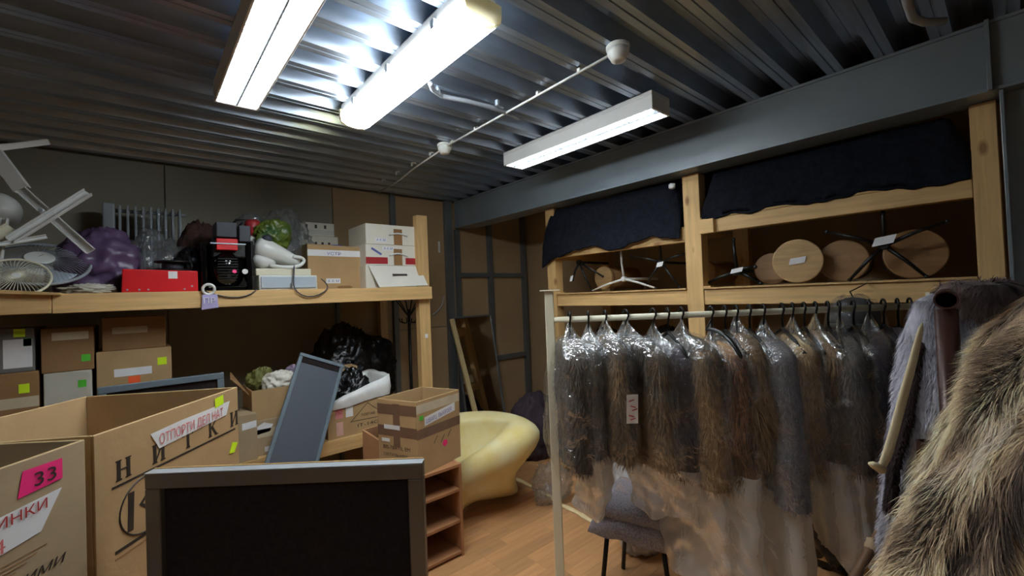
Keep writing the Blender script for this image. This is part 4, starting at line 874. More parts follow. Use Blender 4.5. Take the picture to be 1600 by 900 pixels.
Rj = [dep(*q) for q in ((700, 742, 3.04), (735, 720, 3.06), (762, 702, 3.1), (782, 682, 3.16), (786, 672, 3.24), (776, 666, 3.31), (752, 665, 3.36), (715, 669, 3.36))]
Rk = [dep(*q) for q in ((700, 738, 3.16), (735, 720, 3.16), (756, 706, 3.18), (772, 692, 3.2), (776, 684, 3.26), (768, 681, 3.31), (748, 684, 3.34), (715, 690, 3.34))]
Rm = [dep(*q, 3.25) for q in ((700, 735), (735, 722), (752, 712), (764, 703), (764, 703), (752, 712), (735, 722), (700, 735))]
t = thing('foam_sculpture', 'curled yellow foam block with a hollow and flared foot on the floor', 'foam', (2.1, 2.8, 0))
mesh_obj('curled_sheet', MB().loft([arc(r) for r in (Rm, Rk, Rj, Ri, R1, R2, R3, R4, R4b, R5)], closed=False), foam_m, t, smooth=True, sub=2, solid=.022)

# ================================================================== RIGHT WOODEN SHELVING
SX = 2.78; SB = 3.55
rs = thing('wooden_shelf', 'pine shelving under the steel beam holding stands and dark cloth', 'shelf', (3.1, 1.4, 0))
for yy, wd in ((2.61, .1), (1.31, .112), (.015, .08)):
    mesh_obj('post', MB().box(SX, SX + .09, yy, yy + wd, 0, bz - .004), wood_z, rs, bevel=.003); mesh_obj('post', MB().box(SB, SB + .07, yy, yy + wd, 0, bz - .004), wood_z, rs, bevel=.003)
for (z0, z1, nm) in ((1.445, 1.545, 'rail'),):
    for a, b in ((.097, 1.308), (1.424, 2.608)):
        mesh_obj(nm, MB().box(SX + .005, SX + .05, a, b, z0, z1), wood_y, rs, bevel=.003); mesh_obj(nm, MB().box(SB + .01, SB + .05, a, b, z0, z1), wood_y, rs, bevel=.003)
        mesh_obj('end_cleat', MB().box(SX - .0, SX + .05, b - .045 if b < 2 else b - .05, b, z1 + .0005, z1 + .02), wood_y, rs)
mesh_obj('upper_rail', MB().box(SX + .005, SX + .05, .097, 1.308, 1.905, 1.995), wood_y, rs, bevel=.003); mesh_obj('upper_rail', MB().box(SX + .005, SX + .05, 1.424, 2.608, 1.865, 1.955), wood_y, rs, bevel=.003)
mesh_obj('cleat', MB().box(SX - .03, SX + .004, 1.215, 1.308, 1.90, 1.99), wood_y, rs, bevel=.003)
for a, b, zt in ((.097, 1.308, 1.995), (1.424, 2.608, 1.955)):
    mesh_obj('upper_deck', MB().box(SX + .0, SB + .05, a, b, zt, zt + .01), ply, rs)
    mesh_obj('deck', MB().box(SX - .01, SB + .05, a, b, 1.5455, 1.556), ply, rs)
    for z in (.75, .15):
        mesh_obj('lower_rail', MB().box(SX + .005, SX + .05, a, b, z - .1, z), wood_y, rs, bevel=.003); mesh_obj('lower_deck', MB().box(SX + .0, SB + .05, a, b, z + .0005, z + .011), ply, rs)
for z in (.1, .7, 1.5, 1.9): mesh_obj('end_rail', MB().box(SX + .091, SB - .001, 2.64, 2.685, z - .05, z + .045), wood_x, rs, bevel=.003)
bag('bin_bag', 'black bin bag on the middle deck of the pine shelves near the mirror', 'bag', (3.1, 2.35, .98), (.25, .22, .24), blk_bag, .2, 2, 51); bag('bin_bag', 'black bin bag on the bottom deck of the pine shelves near the mirror', 'bag', (3.12, 2.3, .4), (.26, .25, .26), blk_bag, .2, 2, 53)
bag('bin_bag', 'black bin bag on the middle deck behind the chair', 'bag', (3.15, 1.75, 1.0), (.25, .22, .26), blk_bag, .2, 2, 55); bag('bin_bag', 'black bin bag on the bottom deck behind the chair', 'bag', (3.15, 1.75, .42), (.25, .25, .27), blk_bag, .2, 2, 56)
bag('bin_bag', 'black bin bag on the middle deck behind the hanging coats', 'bag', (3.15, .8, 1.0), (.25, .3, .27), blk_bag, .2, 2, 57); bag('bin_bag', 'black bin bag on the bottom deck behind the hanging coats', 'bag', (3.15, .8, .42), (.25, .3, .27), blk_bag, .2, 2, 58)
# dark cloth heaps on the upper deck
def heap(label, y0, y1, x0, x1, z0, zt, droop, seed):
    t = thing('cloth_heap', label, 'cloth', ((x0 + x1) / 2, (y0 + y1) / 2, z0)); rows = []; N, K = 60, 26
    for j in range(K):
        s_ = j / (K - 1); row = []
        for i in range(N):
            f_ = i / (N - 1); yy = y0 + (y1 - y0) * f_; dr = droop(f_) + .03 * nz3((yy * 7, 0, 0), 1, seed)
            # profile: from the drooping front hem up over the top to the back
            if s_ < .3: q = s_ / .3; x = x0 - .025 + .01 * q; z = z0 - dr * (1 - q)
            elif s_ < .6: q = (s_ - .3) / .3; x = x0 - .015 + .12 * q * q; z = z0 + (zt - z0) * math.sin(q * math.pi / 2)
            else: q = (s_ - .6) / .4; x = x0 + .1 + (x1 - x0 - .1) * q; z = zt - .05 * q
            endf = min(1, f_ / .06, (1 - f_) / .06); z = z0 + (z - z0) * (.35 + .65 * endf) if z > z0 else z
            k = .035 * nz3((x * 3, yy * 3, z * 3), 2.2, seed) + .018 * nz3((x, yy, z), 17, seed + 1)
            row.append((x + k * (.25 if s_ < .3 else .9) - (.0 if s_ > .3 else .0), yy, min(z + k * .7, bz - .02)))
        rows.append(row)
    mesh_obj('folded_cloth', MB().loft(rows, closed=False), navy, t, smooth=True, solid=.012)
    mesh_obj('inner_fold', MB().box(x0 + .03, x1 - .06, y0 + .05, y1 - .05, z0, zt - .1), navy, t, bevel=.02)
heap('dark navy cloth drooping over the pine rail at the mirror end', 1.435, 2.73, SX - .01, 3.5, 1.966, 2.33, lambda f_: .055 + .11 * max(0, (f_ - .72) / .28) + .05 * math.exp(-((f_ - .38) / .06) ** 2), 3)
heap('wide dark navy cloth heap on the shelf beside the steel column', .1, 1.3, SX + .02, 3.5, 2.006, 2.34, lambda f_: .01 + .05 * max(0, .25 - f_), 5)
# small white scrap above left bay
q = onX(1050, 291, 2.74); t = bag('paper_scrap', 'small crumpled white scrap stuck on the navy cloth by the post', 'scrap', (q.x, q.y, q.z), (.018, .022, .02), paper, .3, 2.5, 2, nu=16, nv=10, flat=-1)

SD = 1.556
def stand(label, hub, ends, col_len, rad, mat, X0=2.86, up_end=None, paper_at=None, back=(1, 0, 0), cap=None):
    h = onX(hub[0], hub[1], X0); t = thing('stand_base', label, 'stand', (h.x, h.y, SD), 0, 'folded stand bases lying on the pine shelf')
    for e in ends:
        ex = X0 - .0 if len(e) < 3 else e[2]; p = onX(e[0], e[1], ex); p.z = max(p.z, SD + rad)
        lg = mesh_obj('leg', MB().tube([h, h.lerp(p, .5) + Vector((-.01, 0, .006)), p], [rad * 1.15, rad, rad * .8], 8), mat, t, smooth=True)
        mesh_obj('foot_cap', MB().ball(p, rad * 1.15, 10, 6), blk, lg, smooth=True)
    mesh_obj('hub', MB().disc(h - Vector((.02, 0, 0)), (1, 0, 0), rad * 2.4, .04, 18), mat, t)
    mesh_obj('column', MB().tube([h, h + Vector(back).normalized() * col_len], rad * 1.3, 10), mat, t, smooth=True)
    if paper_at:
        q = onX(paper_at[0], paper_at[1], X0 - .035); sticker('paper_label', q, -Vector((0, 1, 0)) + Vector((0, 0, .15)), UZ + Vector((0, -.35, 0)), paper_at[2], paper_at[3], paper, t)
    return t, h
stand('white tripod stand base on the shelf between the dark stands', (975, 436), ((925, 456), (1024, 450), (970, 388)), .5, .008, white_m)
stand('dark four legged stand base with white paper label beside the pine post', (1033, 410), ((986, 400), (1008, 450), (1062, 450), (1072, 396), (1032, 362)), .45, .008, blk_m, paper_at=(1025, 418, .05, .035))
stand('black stand base with chrome legs and label behind the long rail', (1152, 424), ((1098, 446), (1189, 452), (1146, 374), (1180, 417)), .45, .011, blk_m, paper_at=(1141, 428, .07, .03))
stand('large black five legged stand base with white label near the column', (1382, 384), ((1328, 442), (1448, 440), (1292, 362), (1480, 346), (1379, 302)), .5, .009, blk_m, paper_at=(1362, 386, .085, .045))
stand('black tripod leaning with a small paper tag at the end post near the mirror', (905, 410), ((895, 438), (925, 456), (942, 432)), .4, .009, blk_m, paper_at=(890, 440, .03, .05))
def roll(label, c, r, length, mface, mside, nrm=None, wrap=None, lab=None, dd=.03, name='dress_form_base'):
    h = onX(c[0], c[1], c[2]); h.z = max(h.z, SD + r * 1.0 + .002); n = Vector(nrm or (-1, 0, 0)).normalized()
    t = thing(name, label, 'disc' if length < .1 else 'roll', (h.x, h.y, SD))
    mesh_obj('face_disc', MB().disc(h, -n, r, dd, 40), mface, t, bevel=.003)
    if length > .1: mesh_obj('core', MB().tube([h - n * dd, h - n * length], r * .9, 28), mside, t, smooth=True)
    else: mesh_obj('peg', MB().tube([h - n * dd, h - n * (dd + .06)], .015, 12), mside, t)
    if wrap:
        rg = []; a = n.orthogonal().normalized(); b = n.cross(a)
        for k in range(9): rg.append([h - n * (-.012 + length * k / 8) + (a * math.cos(q) + b * math.sin(q)) * (r * (1.02 + .05 * nz3((k, q, 0), 1.3)) if k else r * .3) for q in [2 * math.pi * i / 30 for i in range(30)]])
        mesh_obj('film_wrap', MB().loft(rg, cap=False), wrap, t, smooth=True)
    if lab: u_ = Vector((0, -1, .12)); u_ = (u_ - n * u_.dot(n)).normalized(); sticker('paper_label', h + n * .0008 - u_ * lab[0] / 2 - UZ * .015, u_ - n * u_.dot(n), UZ, lab[0], lab[1], paper, t, lift=.003, pts=[(0, 0), (lab[0] * .9, 0), (lab[0], lab[1]), (lab[0] * .1, lab[1])])
    return t
fc = (-1, -.25, -.02)
roll('round pale wooden disc with a slanted white label standing on the pine shelf', (1246, 408, 2.83), .123, .09, disc_m, disc_m, fc, lab=(.085, .035))
roll('film wrapped brown roll with round end beside the pale wooden disc', (1318, 416, 2.95), .115, .45, disc_d, disc_d, (-1, -.1, 0), wrap=clear, name='wrapped_roll')
roll('large dark round wooden end of a roll wrapped in film near the shelf end post', (1430, 398, 2.98), .125, .5, disc_d, disc_d, (-1, -.2, 0), wrap=clear, name='wrapped_roll')
roll('tan wrapped roll half hidden behind the black stand with chrome legs', (1205, 425, 3.05), .10, .4, disc_d, disc_d, (-1, 0, 0), name='wrapped_roll')
roll('tan round ended roll behind the middle pine post', (1098, 425, 3.0), .09, .4, disc_d, card_d, (-1, 0, 0), name='wrapped_roll')
roll('pale faceted round end of a roll behind the white tripod', (942, 434, 3.05), .10, .4, disc_m, card_d, (-1, .1, 0), name='wrapped_roll')
# hat under film on the shelf rail
q = dep(1335, 480, 1.98)

# ================================================================== FUR HELPERS
def set_mesh(name, V, F4, F3, mat, parent, cols=None, smooth=False):
    me = bpy.data.meshes.new(name); mi = inv(parent) if parent is not None else Matrix.Identity(4)
    A = np.array(mi); V = V @ A[:3, :3].T + A[:3, 3]
    n4, n3 = len(F4), len(F3); me.vertices.add(len(V)); me.vertices.foreach_set('co', V.astype(np.float32).ravel())
    loops = np.concatenate([np.asarray(F4).ravel(), np.asarray(F3).ravel()]).astype(np.int32); me.loops.add(len(loops)); me.loops.foreach_set('vertex_index', loops)
    me.polygons.add(n4 + n3); st = np.concatenate([np.arange(n4) * 4, n4 * 4 + np.arange(n3) * 3]).astype(np.int32)
    me.polygons.foreach_set('loop_start', st); me.update(calc_edges=True); me.validate()
    if cols is not None:
        ca = me.color_attributes.new('Col', 'FLOAT_COLOR', 'POINT'); ca.data.foreach_set('color', np.concatenate([cols, np.ones((len(cols), 1))], 1).astype(np.float32).ravel())
    if smooth: me.shade_smooth()
    me.materials.append(mat); o = bpy.data.objects.new(name, me); COL.objects.link(o); o.parent = parent; return o
fur_m = M('fur strands', (1, 1, 1), .75, var=.0, attr='Col', spec=.25, sheen=.15)
def wob(Pn, f, seed):   # cheap smooth noise from sines, -1..1
    r = np.random.default_rng(seed); s_ = 0
    for k in range(6):
        w_ = r.normal(size=3) * f; s_ = s_ + np.sin(Pn @ w_ + r.uniform(0, 6.28))
    return s_ / 3.2
def palette(cols):
    C_ = np.array([srgb(*c) for c in cols])
    def fn(t):
        t = np.clip(t, 0, .9999) * (len(C_) - 1); i = t.astype(int); f_ = (t - i)[:, None]; return C_[i] * (1 - f_) + C_[i + 1] * f_
    return fn
def fur_blades(surf, n, length, width, colfn, parent, name='fur_strand_layer', lay=.5, seed=1, clump=.35, down=(0, 0, -1), vmin=0.):
    r = np.random.default_rng(seed); U_ = r.uniform(0, 1, n); V_ = vmin + (1 - vmin) * r.uniform(0, 1, n)
    e = 1e-3; P0 = surf(U_, V_); Pu = surf(U_ + e, V_) - P0; Pv = surf(U_, np.minimum(V_ + e, 1.)) - surf(U_, np.minimum(V_ + e, 1.) - e)
    N_ = np.cross(Pu, Pv); N_ /= np.linalg.norm(N_, axis=1)[:, None] + 1e-9
    cen = surf(np.array([0., .25, .5, .75]), np.full(4, .5)).mean(0); mid = (surf(U_, V_) - surf(U_ + .5, V_)); sgn = np.sign((N_ * mid).sum(1)); N_ *= sgn[:, None]
    dn = np.array(down, float)
    J = np.stack([wob(P0, 38, seed + 1), wob(P0, 38, seed + 2), wob(P0, 38, seed + 3)], 1) * clump + r.normal(size=(n, 3)) * .16
    D_ = N_ * lay + dn + J; D_ /= np.linalg.norm(D_, axis=1)[:, None]
    L_ = length * r.uniform(.6, 1.25, n)[:, None]; W_ = np.cross(D_, N_); W_ /= np.linalg.norm(W_, axis=1)[:, None] + 1e-9; W_ *= width * r.uniform(.7, 1.3, n)[:, None]
    droop = np.array([0, 0, -1.]) * .25 * L_
    a, b = P0 - W_, P0 + W_; m1, m2 = P0 + D_ * L_ * .55 - W_ * .7, P0 + D_ * L_ * .55 + W_ * .7; tip = P0 + D_ * L_ + droop
    V = np.stack([a, b, m2, m1, tip], 1).reshape(-1, 3); base = np.arange(n)[:, None] * 5
    F4 = base + np.array([[0, 1, 2, 3]]); F3 = base + np.array([[3, 2, 4]])
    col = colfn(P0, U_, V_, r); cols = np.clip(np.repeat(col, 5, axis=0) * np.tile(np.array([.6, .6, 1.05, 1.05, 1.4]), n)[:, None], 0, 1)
    o = set_mesh(name, V, F4, F3, fur_m, parent, cols); o['kind'] = 'stuff'; return o
def skin(surf, nu, nv, parent, name, mat, cols=None, closed=True, vr=(0, 1)):
    U_, V_ = np.meshgrid(np.arange(nu) / nu, np.linspace(vr[0], vr[1], nv)); P_ = surf(U_.ravel(), V_.ravel())
    i = np.arange(nu); F = []
    for j in range(nv - 1):
        k2 = (i + 1) % nu; F.append(np.stack([j * nu + i, j * nu + k2, (j + 1) * nu + k2, (j + 1) * nu + i], 1))
    c_ = cols(P_, U_.ravel(), V_.ravel(), np.random.default_rng(3)) if cols else None
    return set_mesh(name, P_, np.concatenate(F), np.zeros((0, 3), int), mat, parent, c_, smooth=True)

# ================================================================== GARMENT RACK
RL, RR = dep(866, 500, 2.0), dep(1452, 477.5, 1.75)
E_ = (RR - RL); RLEN = E_.length; E_.normalize(); G_ = Vector((-E_.y, E_.x, 0)).normalized()
if G_.dot(CAM - RL) < 0: G_ = -G_
G_.z = 0
rk = thing('garment_rack', 'cream painted clothes rack with long rail full of bagged furs', 'clothes rack', ((RL.x + RR.x) / 2, (RL.y + RR.y) / 2, 0))
mesh_obj('rail', MB().tube([RL, RR], .0135, 14), cream_m, rk, smooth=True)
def upright(c, top):
    mesh_obj('upright', MB().slab(Vector((c.x, c.y, 0)) - E_.to_3d() * .02 - G_ * .012, Vector((E_.x, E_.y, 0)) * .04, G_ * .024, UZ * top), cream_m, rk, bevel=.003)
    mesh_obj('foot', MB().slab(Vector((c.x, c.y, .0)) - Vector((E_.x, E_.y, 0)) * .021 - G_ * .25, Vector((E_.x, E_.y, 0)) * .042, G_ * .5, UZ * .03), cream_m, rk, bevel=.003)
upright(RL - E_ * .02, 1.565); upright(RR + E_ * .015, 1.5)
mesh_obj('top_bracket', MB().slab(RL - E_ * .06 - G_ * .02 + UZ * .134, Vector((E_.x, E_.y, 0)) * .09, G_ * .04, UZ * .006), cream_m, rk, bevel=.001)
hanger_m = blk_m
def hanger(H, wv, A, parent, z=.085):
    c = H - UZ * z
    hk = [H + wv * .004 + UZ * -.03 - wv * .02]
    hk = [H + (wv * math.cos(q) + UZ * math.sin(q)) * .021 for q in [math.radians(a) for a in (-60, -20, 20, 60, 95, 130, 165, 200)]]
    pts = hk[::-1]; pts = [p for p in pts]
    stem = [H + (wv * math.cos(q) + UZ * math.sin(q)) * .021 for q in [math.radians(a) for a in (200, 165, 130, 95, 60, 20, -20, -60)]] + [H - UZ * .045, c]
    mesh_obj('hook', MB().tube(stem, .0045, 8), hanger_m, parent, smooth=True)
    mesh_obj('shoulder_bar', MB().tube([c - wv * A * .9 - UZ * .085, c - wv * A * .5 - UZ * .04, c, c + wv * A * .5 - UZ * .04, c + wv * A * .9 - UZ * .085], .008, 8), hanger_m, parent, smooth=True)
GG = 'bagged fur garments on the cream rack'
def make_surf(N, wv, sv, A, B, ln, seed, infl=0., crumple_=0., sh=.10, top_in=.03, flare=1.05, sleeve=.35):
    N = np.array(N); wv = np.array(wv); sv = np.array(sv)
    def surf(U_, V_):
        q = 2 * np.pi * U_; k = np.clip(V_ / .2, 0, 1); k2 = np.clip((V_ - .2) / .8, 0, 1)
        a = top_in + (A + infl - top_in) * np.sin(k * np.pi / 2) ** .8; a = a * (1 + (flare - 1) * k2)
        b = (top_in * .7 + (B + infl - top_in * .7) * np.sin(k * np.pi / 2) ** .7) * (1 + .12 * np.sin(k2 * np.pi))
        z = np.where(V_ < .2, -sh * k ** 1.3, -sh - (ln - sh) * k2)
        c, s_ = np.cos(q), np.sin(q); ca = np.sign(c) * np.abs(c) ** .75; sa = np.sign(s_) * np.abs(s_) ** .85
        # front edge groove between sleeve and body
        gv = 1 - sleeve * k * np.exp(-((np.abs(c) - .45) / .16) ** 2)
        P_ = N + wv * (a * ca)[:, None] + sv * (b * sa * gv)[:, None] + np.array([0, 0, 1.]) * z[:, None]
        rad = wv * ca[:, None] + sv * sa[:, None]
        f_ = (.012 * wob(np.stack([q * 0, q * 0, z * 0], 1) + P_, 14, seed) + crumple_ * (wob(P_, 34, seed + 5) + .6 * np.abs(wob(P_, 60, seed + 6)))) * k
        return P_ + rad * f_[:, None]
    return surf
def garment(label, px, yaw, A, B, ln, cols, seed, n=6000, fl=.03, bagln=.62, dust=None, film=True, top=.1, sticker_=None, extra=None, infl=.018, flare=1.05, gcol=None):
    s_ = (px - 866) / (1452 - 866); H = RL + E_ * (RLEN * s_) + UZ * .0125
    y_ = math.radians(yaw); wv = G_ * math.cos(y_) + Vector((E_.x, E_.y, 0)).normalized() * math.sin(y_); sv = UZ.cross(wv)
    t = thing('bagged_coat', label, 'coat', H - UZ * ln, 0, GG); hanger(H, wv, A, t, top)
    N = H - UZ * (top - .005); pal = palette(cols)
    def cf(P_, U_, V_, r): return pal(.5 * V_ + .32 * wob(P_ * np.array([1, 1, .45]), 16, seed + 9) + .18 + r.normal(size=len(V_)) * .09) * r.uniform(.75, 1.25, len(V_))[:, None]
    sf = make_surf(N, wv, sv, A, B, ln, seed, flare=flare); skin(sf, 40, 30, t, 'coat_body', fur_m, cf)
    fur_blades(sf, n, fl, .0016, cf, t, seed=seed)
    if film:
        bs = make_surf(N + UZ * .012, wv, sv, A, B, bagln, seed + 20, infl=infl, crumple_=.008, flare=flare + .03, sleeve=.2); skin(bs, 72, 60, t, 'clear_cover', clear)
        nk = MB(); rg = []
        for hh, rr in ((.06, .008), (.035, .02), (.0, .042), (-.035, .08), (-.065, .115)):
            rg.append([N + UZ * (hh - .0) + (wv * math.cos(q) * 1.35 + sv * math.sin(q) * .62) * rr * (1 + .35 * math.sin(3 * q + seed + hh * 30) + .2 * math.sin(7 * q + 2 * seed + hh * 50)) + UZ * .014 * math.sin(2 * q + seed) for q in [2 * math.pi * k / 40 for k in range(40)]])
        nk.loft(rg, cap=False); mesh_obj('gathered_film', nk, clear2, t, smooth=True)
    if dust:
        z0, z1, wa, wb = dust
        def ds(U_, V_):
            q = 2 * np.pi * U_; a = (A + .01) * (wa + (wb - wa) * V_); b = (B + .012) * (1 + .15 * np.sin(3 * V_ + seed)); z = -z0 - (z1 - z0) * V_ - .05 * V_ * wob(np.stack([np.cos(q), np.sin(q), q * 0], 1), 2.2, seed)
            P_ = np.array(N) + np.array(wv) * (a * np.cos(q))[:, None] + np.array(sv) * (b * np.sin(q))[:, None] + np.array([0, 0, 1.]) * z[:, None]
            rad = np.array(wv) * np.cos(q)[:, None] + np.array(sv) * np.sin(q)[:, None]
            return P_ + rad * ((.03 * wob(P_ * np.array([1, 1, .4]), 17, seed + 3) + .012 * wob(P_, 45, seed + 4)) * (.35 + .65 * V_))[:, None]
        skin(ds, 72, 44, t, 'dust_cover', milky)
    if sticker_:
        px_, py_, z_, w_, h_ = sticker_; o_ = dep(px_, py_, z_); u_ = R0; tg = sticker('price_tag', o_, u_ + UP * 0, UP, w_, h_, paper, t)
        for k in range(5): sticker('tag_writing', o_ + R0 * (.008 + .006 * (k % 3)) + UP * (h_ * (.75 - .16 * k)) - FW * .001, R0 + UP * (.3 * (-1) ** k), UP, .02, .004, ink_r, tg)
    return t
DKB = [(84, 74, 66), (68, 58, 50), (92, 76, 58)]; GRB = [(104, 96, 90), (82, 74, 68), (120, 98, 72)]; TAN = [(150, 120, 84), (118, 92, 62), (84, 66, 46)]
PLM = [(70, 58, 68), (58, 48, 52), (104, 82, 58)]; FOX = [(206, 160, 110), (160, 104, 62), (60, 44, 34), (140, 104, 68)]; GRY = [(122, 116, 116), (100, 94, 96), (90, 80, 80)]; TN2 = [(190, 160, 116), (150, 120, 82), (96, 76, 54)]; DPL = [(58, 46, 54), (44, 34, 40), (50, 40, 38)]
HEM = [(96, 86, 78), (80, 68, 56), (150, 118, 80), (110, 86, 58)]
garment('dark brown fur in clear cover with paper tag, first beside the rack upright', 893, 14, .21, .07, .54, DKB, 11, bagln=.62, infl=.035, sticker_=(858, 622, 2.06, .04, .15))
garment('slim grey brown fur in clear cover, second from the rack upright', 926, 4, .19, .05, .47, GRB, 12, dust=(.45, .74, 1, .9), top=.11)
garment('grey brown fur with lighter hem in clear cover, third from the upright', 955, 16, .21, .055, .51, HEM, 13, top=.09)
garment('dark fur in a bulging clear cover with a red written tag', 990, 34, .24, .055, .52, DKB + HEM[2:], 14, sticker_=(979, 662, 1.58, .042, .105), infl=.028, top=.1)
garment('plum coloured coat with brown fur hem in clear cover', 1036, 30, .22, .085, .54, PLM, 15, n=5000, fl=.018, dust=(.5, .7, 1, .9), top=.12)
garment('smooth grey brown fur in clear cover between plum coat and fox fur', 1082, 20, .23, .075, .59, HEM, 16, dust=(.55, .95, 1, 1.15), top=.1)
garment('orange and black mottled fox fur in clear cover', 1130, 16, .21, .08, .52, FOX, 17, n=8000, fl=.045, dust=(.5, 1.12, 1.1, 1.35), top=.13)
garment('tan brown long haired fur in clear cover beside the fox fur', 1170, 4, .2, .065, .50, TAN, 18, n=7000, fl=.04, top=.1)
garment('plain grey fur in crinkled clear cover hanging low among the tan furs', 1212, -2, .235, .07, .61, GRY, 19, fl=.016, dust=(.58, 1.1, 1.0, 1.2), top=.12, flare=1.22)
garment('golden tan fur in clear cover next to the plain grey fur', 1256, -10, .2, .075, .51, TN2, 20, n=7000, fl=.035, top=.11)
garment('sandy brown fur with dark lower half in clear cover', 1290, -8, .2, .06, .50, TAN, 21, dust=(.48, .82, 1.05, 1.3), top=.1)
garment('grey brown fur in thick wrinkled cover near the rail end', 1325, -18, .24, .06, .49, GRB, 22, dust=(.48, .8, 1, 1.2), top=.12, infl=.03)
garment('dark plum coat, second last on the rail before the brown pipe', 1368, -22, .24, .065, .52, DPL, 23, fl=.018, film=True, top=.11)
garment('dark plum coat without cover, last on the rail before the brown pipe', 1408, -20, .23, .06, .54, DPL, 24, fl=.02, film=False)
# loose hangers
for px, ya, nb in ((1060, 12, 'the plum coat and the smooth grey brown fur'), (1240, 0, 'the plain grey fur and the golden tan fur'), (1345, -10, 'the wrinkled cover and the dark plum coat'), (1388, -10, 'the two dark plum coats'), (1152, 6, 'the fox fur and the tan long haired fur'), (1190, 2, 'the tan long haired fur and the plain grey fur'), (1273, -6, 'the golden tan and the sandy brown furs'), (1308, -10, 'the sandy brown fur and the wrinkled cover'), (1425, -14, 'the last plum coat and the rack end')):
    s_ = (px - 866) / (1452 - 866); H = RL + E_ * (RLEN * s_) + UZ * .0125; y_ = math.radians(ya); wv = G_ * math.cos(y_) + Vector((E_.x, E_.y, 0)).normalized() * math.sin(y_)
    t = thing('coat_hanger', 'bare black hanger squeezed between ' + nb, 'hanger', H - UZ * .2, 0, 'bare hangers on the cream rail'); hanger(H, wv, .2, t)
s_ = (1132 - 866) / (1452 - 866); H = RL + E_ * (RLEN * s_)
t = thing('thick_hanger', 'thick curved black hanger slipped askew over the fox fur', 'hanger', H - UZ * .15)
mesh_obj('arm', MB().tube([dep(1103, 515, 1.72), dep(1118, 515, 1.68), dep(1135, 525, 1.62), dep(1150, 543, 1.57), dep(1160, 562, 1.55)], .009, 10), blk, t, smooth=True, sub=1); mesh_obj('hook', MB().tube([H + UZ * .015 + G_ * .02, H + UZ * .0165, H - UZ * .02 - G_ * .012, dep(1103, 515, 1.72)], .003, 6), blk_m, t, smooth=True)
# hat on the shelf rail side
q = dep(1335, 490, 1.98); t = thing('fur_hat', 'round dark hat in clear film hung behind the rail', 'hat', (q.x, q.y, q.z - .1))
mesh_obj('crown', MB().ball(q + UZ * -.01, (.095, .095, .085), 30, 18), M('dark hat felt', srgb(58, 54, 54), .9, var=.3, scale=40), t, smooth=True)
mesh_obj('brim', MB().disc(q - UZ * .06, (0, 0, 1), .1, .02, 30), M('dark hat felt', (0, 0, 0)), t, smooth=False)
mesh_obj('film_cover', MB().ball(q - UZ * .04, (.115, .115, .13), 36, 22, crumple((.115, .115, .13), .12, 3, 4, -1)), clear, t, smooth=True)
mesh_obj('hook', MB().tube([q + UZ * .07, q + UZ * .1 + Vector((.04, .02, .0)), Vector((SX - .004, q.y, 1.545)), Vector((SX + .01, q.y, 1.557))], .003, 6), blk_m, t)
# ================================================================== CHAIR, SACKS AND FLOOR THINGS
c0 = Vector((1.92, 1.27, 0)); cu = Vector((.93, .36, 0)).normalized(); cv = Vector((-cu.y, cu.x, 0))
cu, cv = Vector((.05, -.17, 0)).normalized(), Vector((.97, .28, 0)).normalized()
t = thing('stool', 'black legged stool carrying a folded grey tweed cloth', 'stool', c0)
mesh_obj('seat', MB().slab(c0 - cu * .16 - cv * .17 + UZ * .40, cu * .32, cv * .34, UZ * .03), blk, t, bevel=.01)
for a in (-1, 1):
    for b in (-1, 1):
        p = c0 + cu * a * .13 + cv * b * .14; mesh_obj('leg', MB().tube([p + UZ * .40, p + cu * a * .045 + cv * b * .03 + UZ * .005], .0115, 10), blk_m, t, smooth=True)
t = thing('folded_cloth', 'folded grey tweed cloth draped over the black stool', 'cloth', c0 + UZ * .432)
for k, (dz, s_, sh) in enumerate(((.434, 1.06, 0), (.478, 1.0, .02))):
    def cl_(U_, V_, dz=dz, s_=s_, sh=sh):
        pass
    rows = []; N_ = 26
    for j in range(N_):
        row = []
        for i in range(N_):
            a, b = (i / (N_ - 1) - .5) * 2, (j / (N_ - 1) - .5) * 2; ed = max(abs(a), abs(b)); dr = max(0, ed - .82) / .18
            p = c0 + cu * (a * .19 * s_) + cv * (b * .20 * s_ + sh) + UZ * (dz + .012 * nz3((a, b, k), 2.2, k) + (.02 if k else .012) - dr ** 2 * (.05 if k == 0 else .03) * (1.4 if b < 0 else 1))
            row.append(p)
        rows.append(row)
    mesh_obj('fold_layer', MB().loft(rows, closed=False), tweed, t, smooth=True, solid=.022)
q = onZ(1008, 868, 0); bag('white_sack', 'pale grey plastic sack sitting on the floor behind the stool legs', 'bag', (q.x + .06, q.y + .06, .13), (.17, .15, .16), M('pale sack', srgb(196, 196, 198), .35, bump=.5, bscale=16), .18, 2, 70)
q = onZ(1000, 800, 0); bag('white_sack', 'white plastic sack standing tall behind the tweed covered stool', 'bag', (2.42, 1.62, .32), (.16, .15, .4), M('white sack', srgb(222, 226, 232), .35, bump=.5, bscale=14), .16, 2, 72)
q = onZ(868, 790, 0); bag('clear_bag', 'clear plastic bag on the floor beside the rack upright', 'bag', (q.x + .05, q.y + .08, .12), (.16, .13, .15), clear2, .25, 2.2, 74)
q = onZ(850, 728, 0); bag('plum_bundle', 'plum coloured cloth bundle behind the yellow foam', 'bundle', (q.x + .15, q.y + .25, .26), (.3, .22, .33), plum, .14, 1.8, 76)
q = onZ(1320, 890, 0)
bag('bin_bag', 'shiny black bin bag on the floor under the last hanging coats', 'bag', (q.x + .08, q.y + .05, .3), (.26, .26, .38), blk_bag, .2, 2.1, 78, nu=60, nv=36)
q = onZ(1390, 895, 0); bag('bin_bag', 'black bin bag behind the wooden stick near the grey fur coat', 'bag', (q.x + .05, q.y + .0, .28), (.22, .22, .36), blk_bag, .2, 2.1, 79)
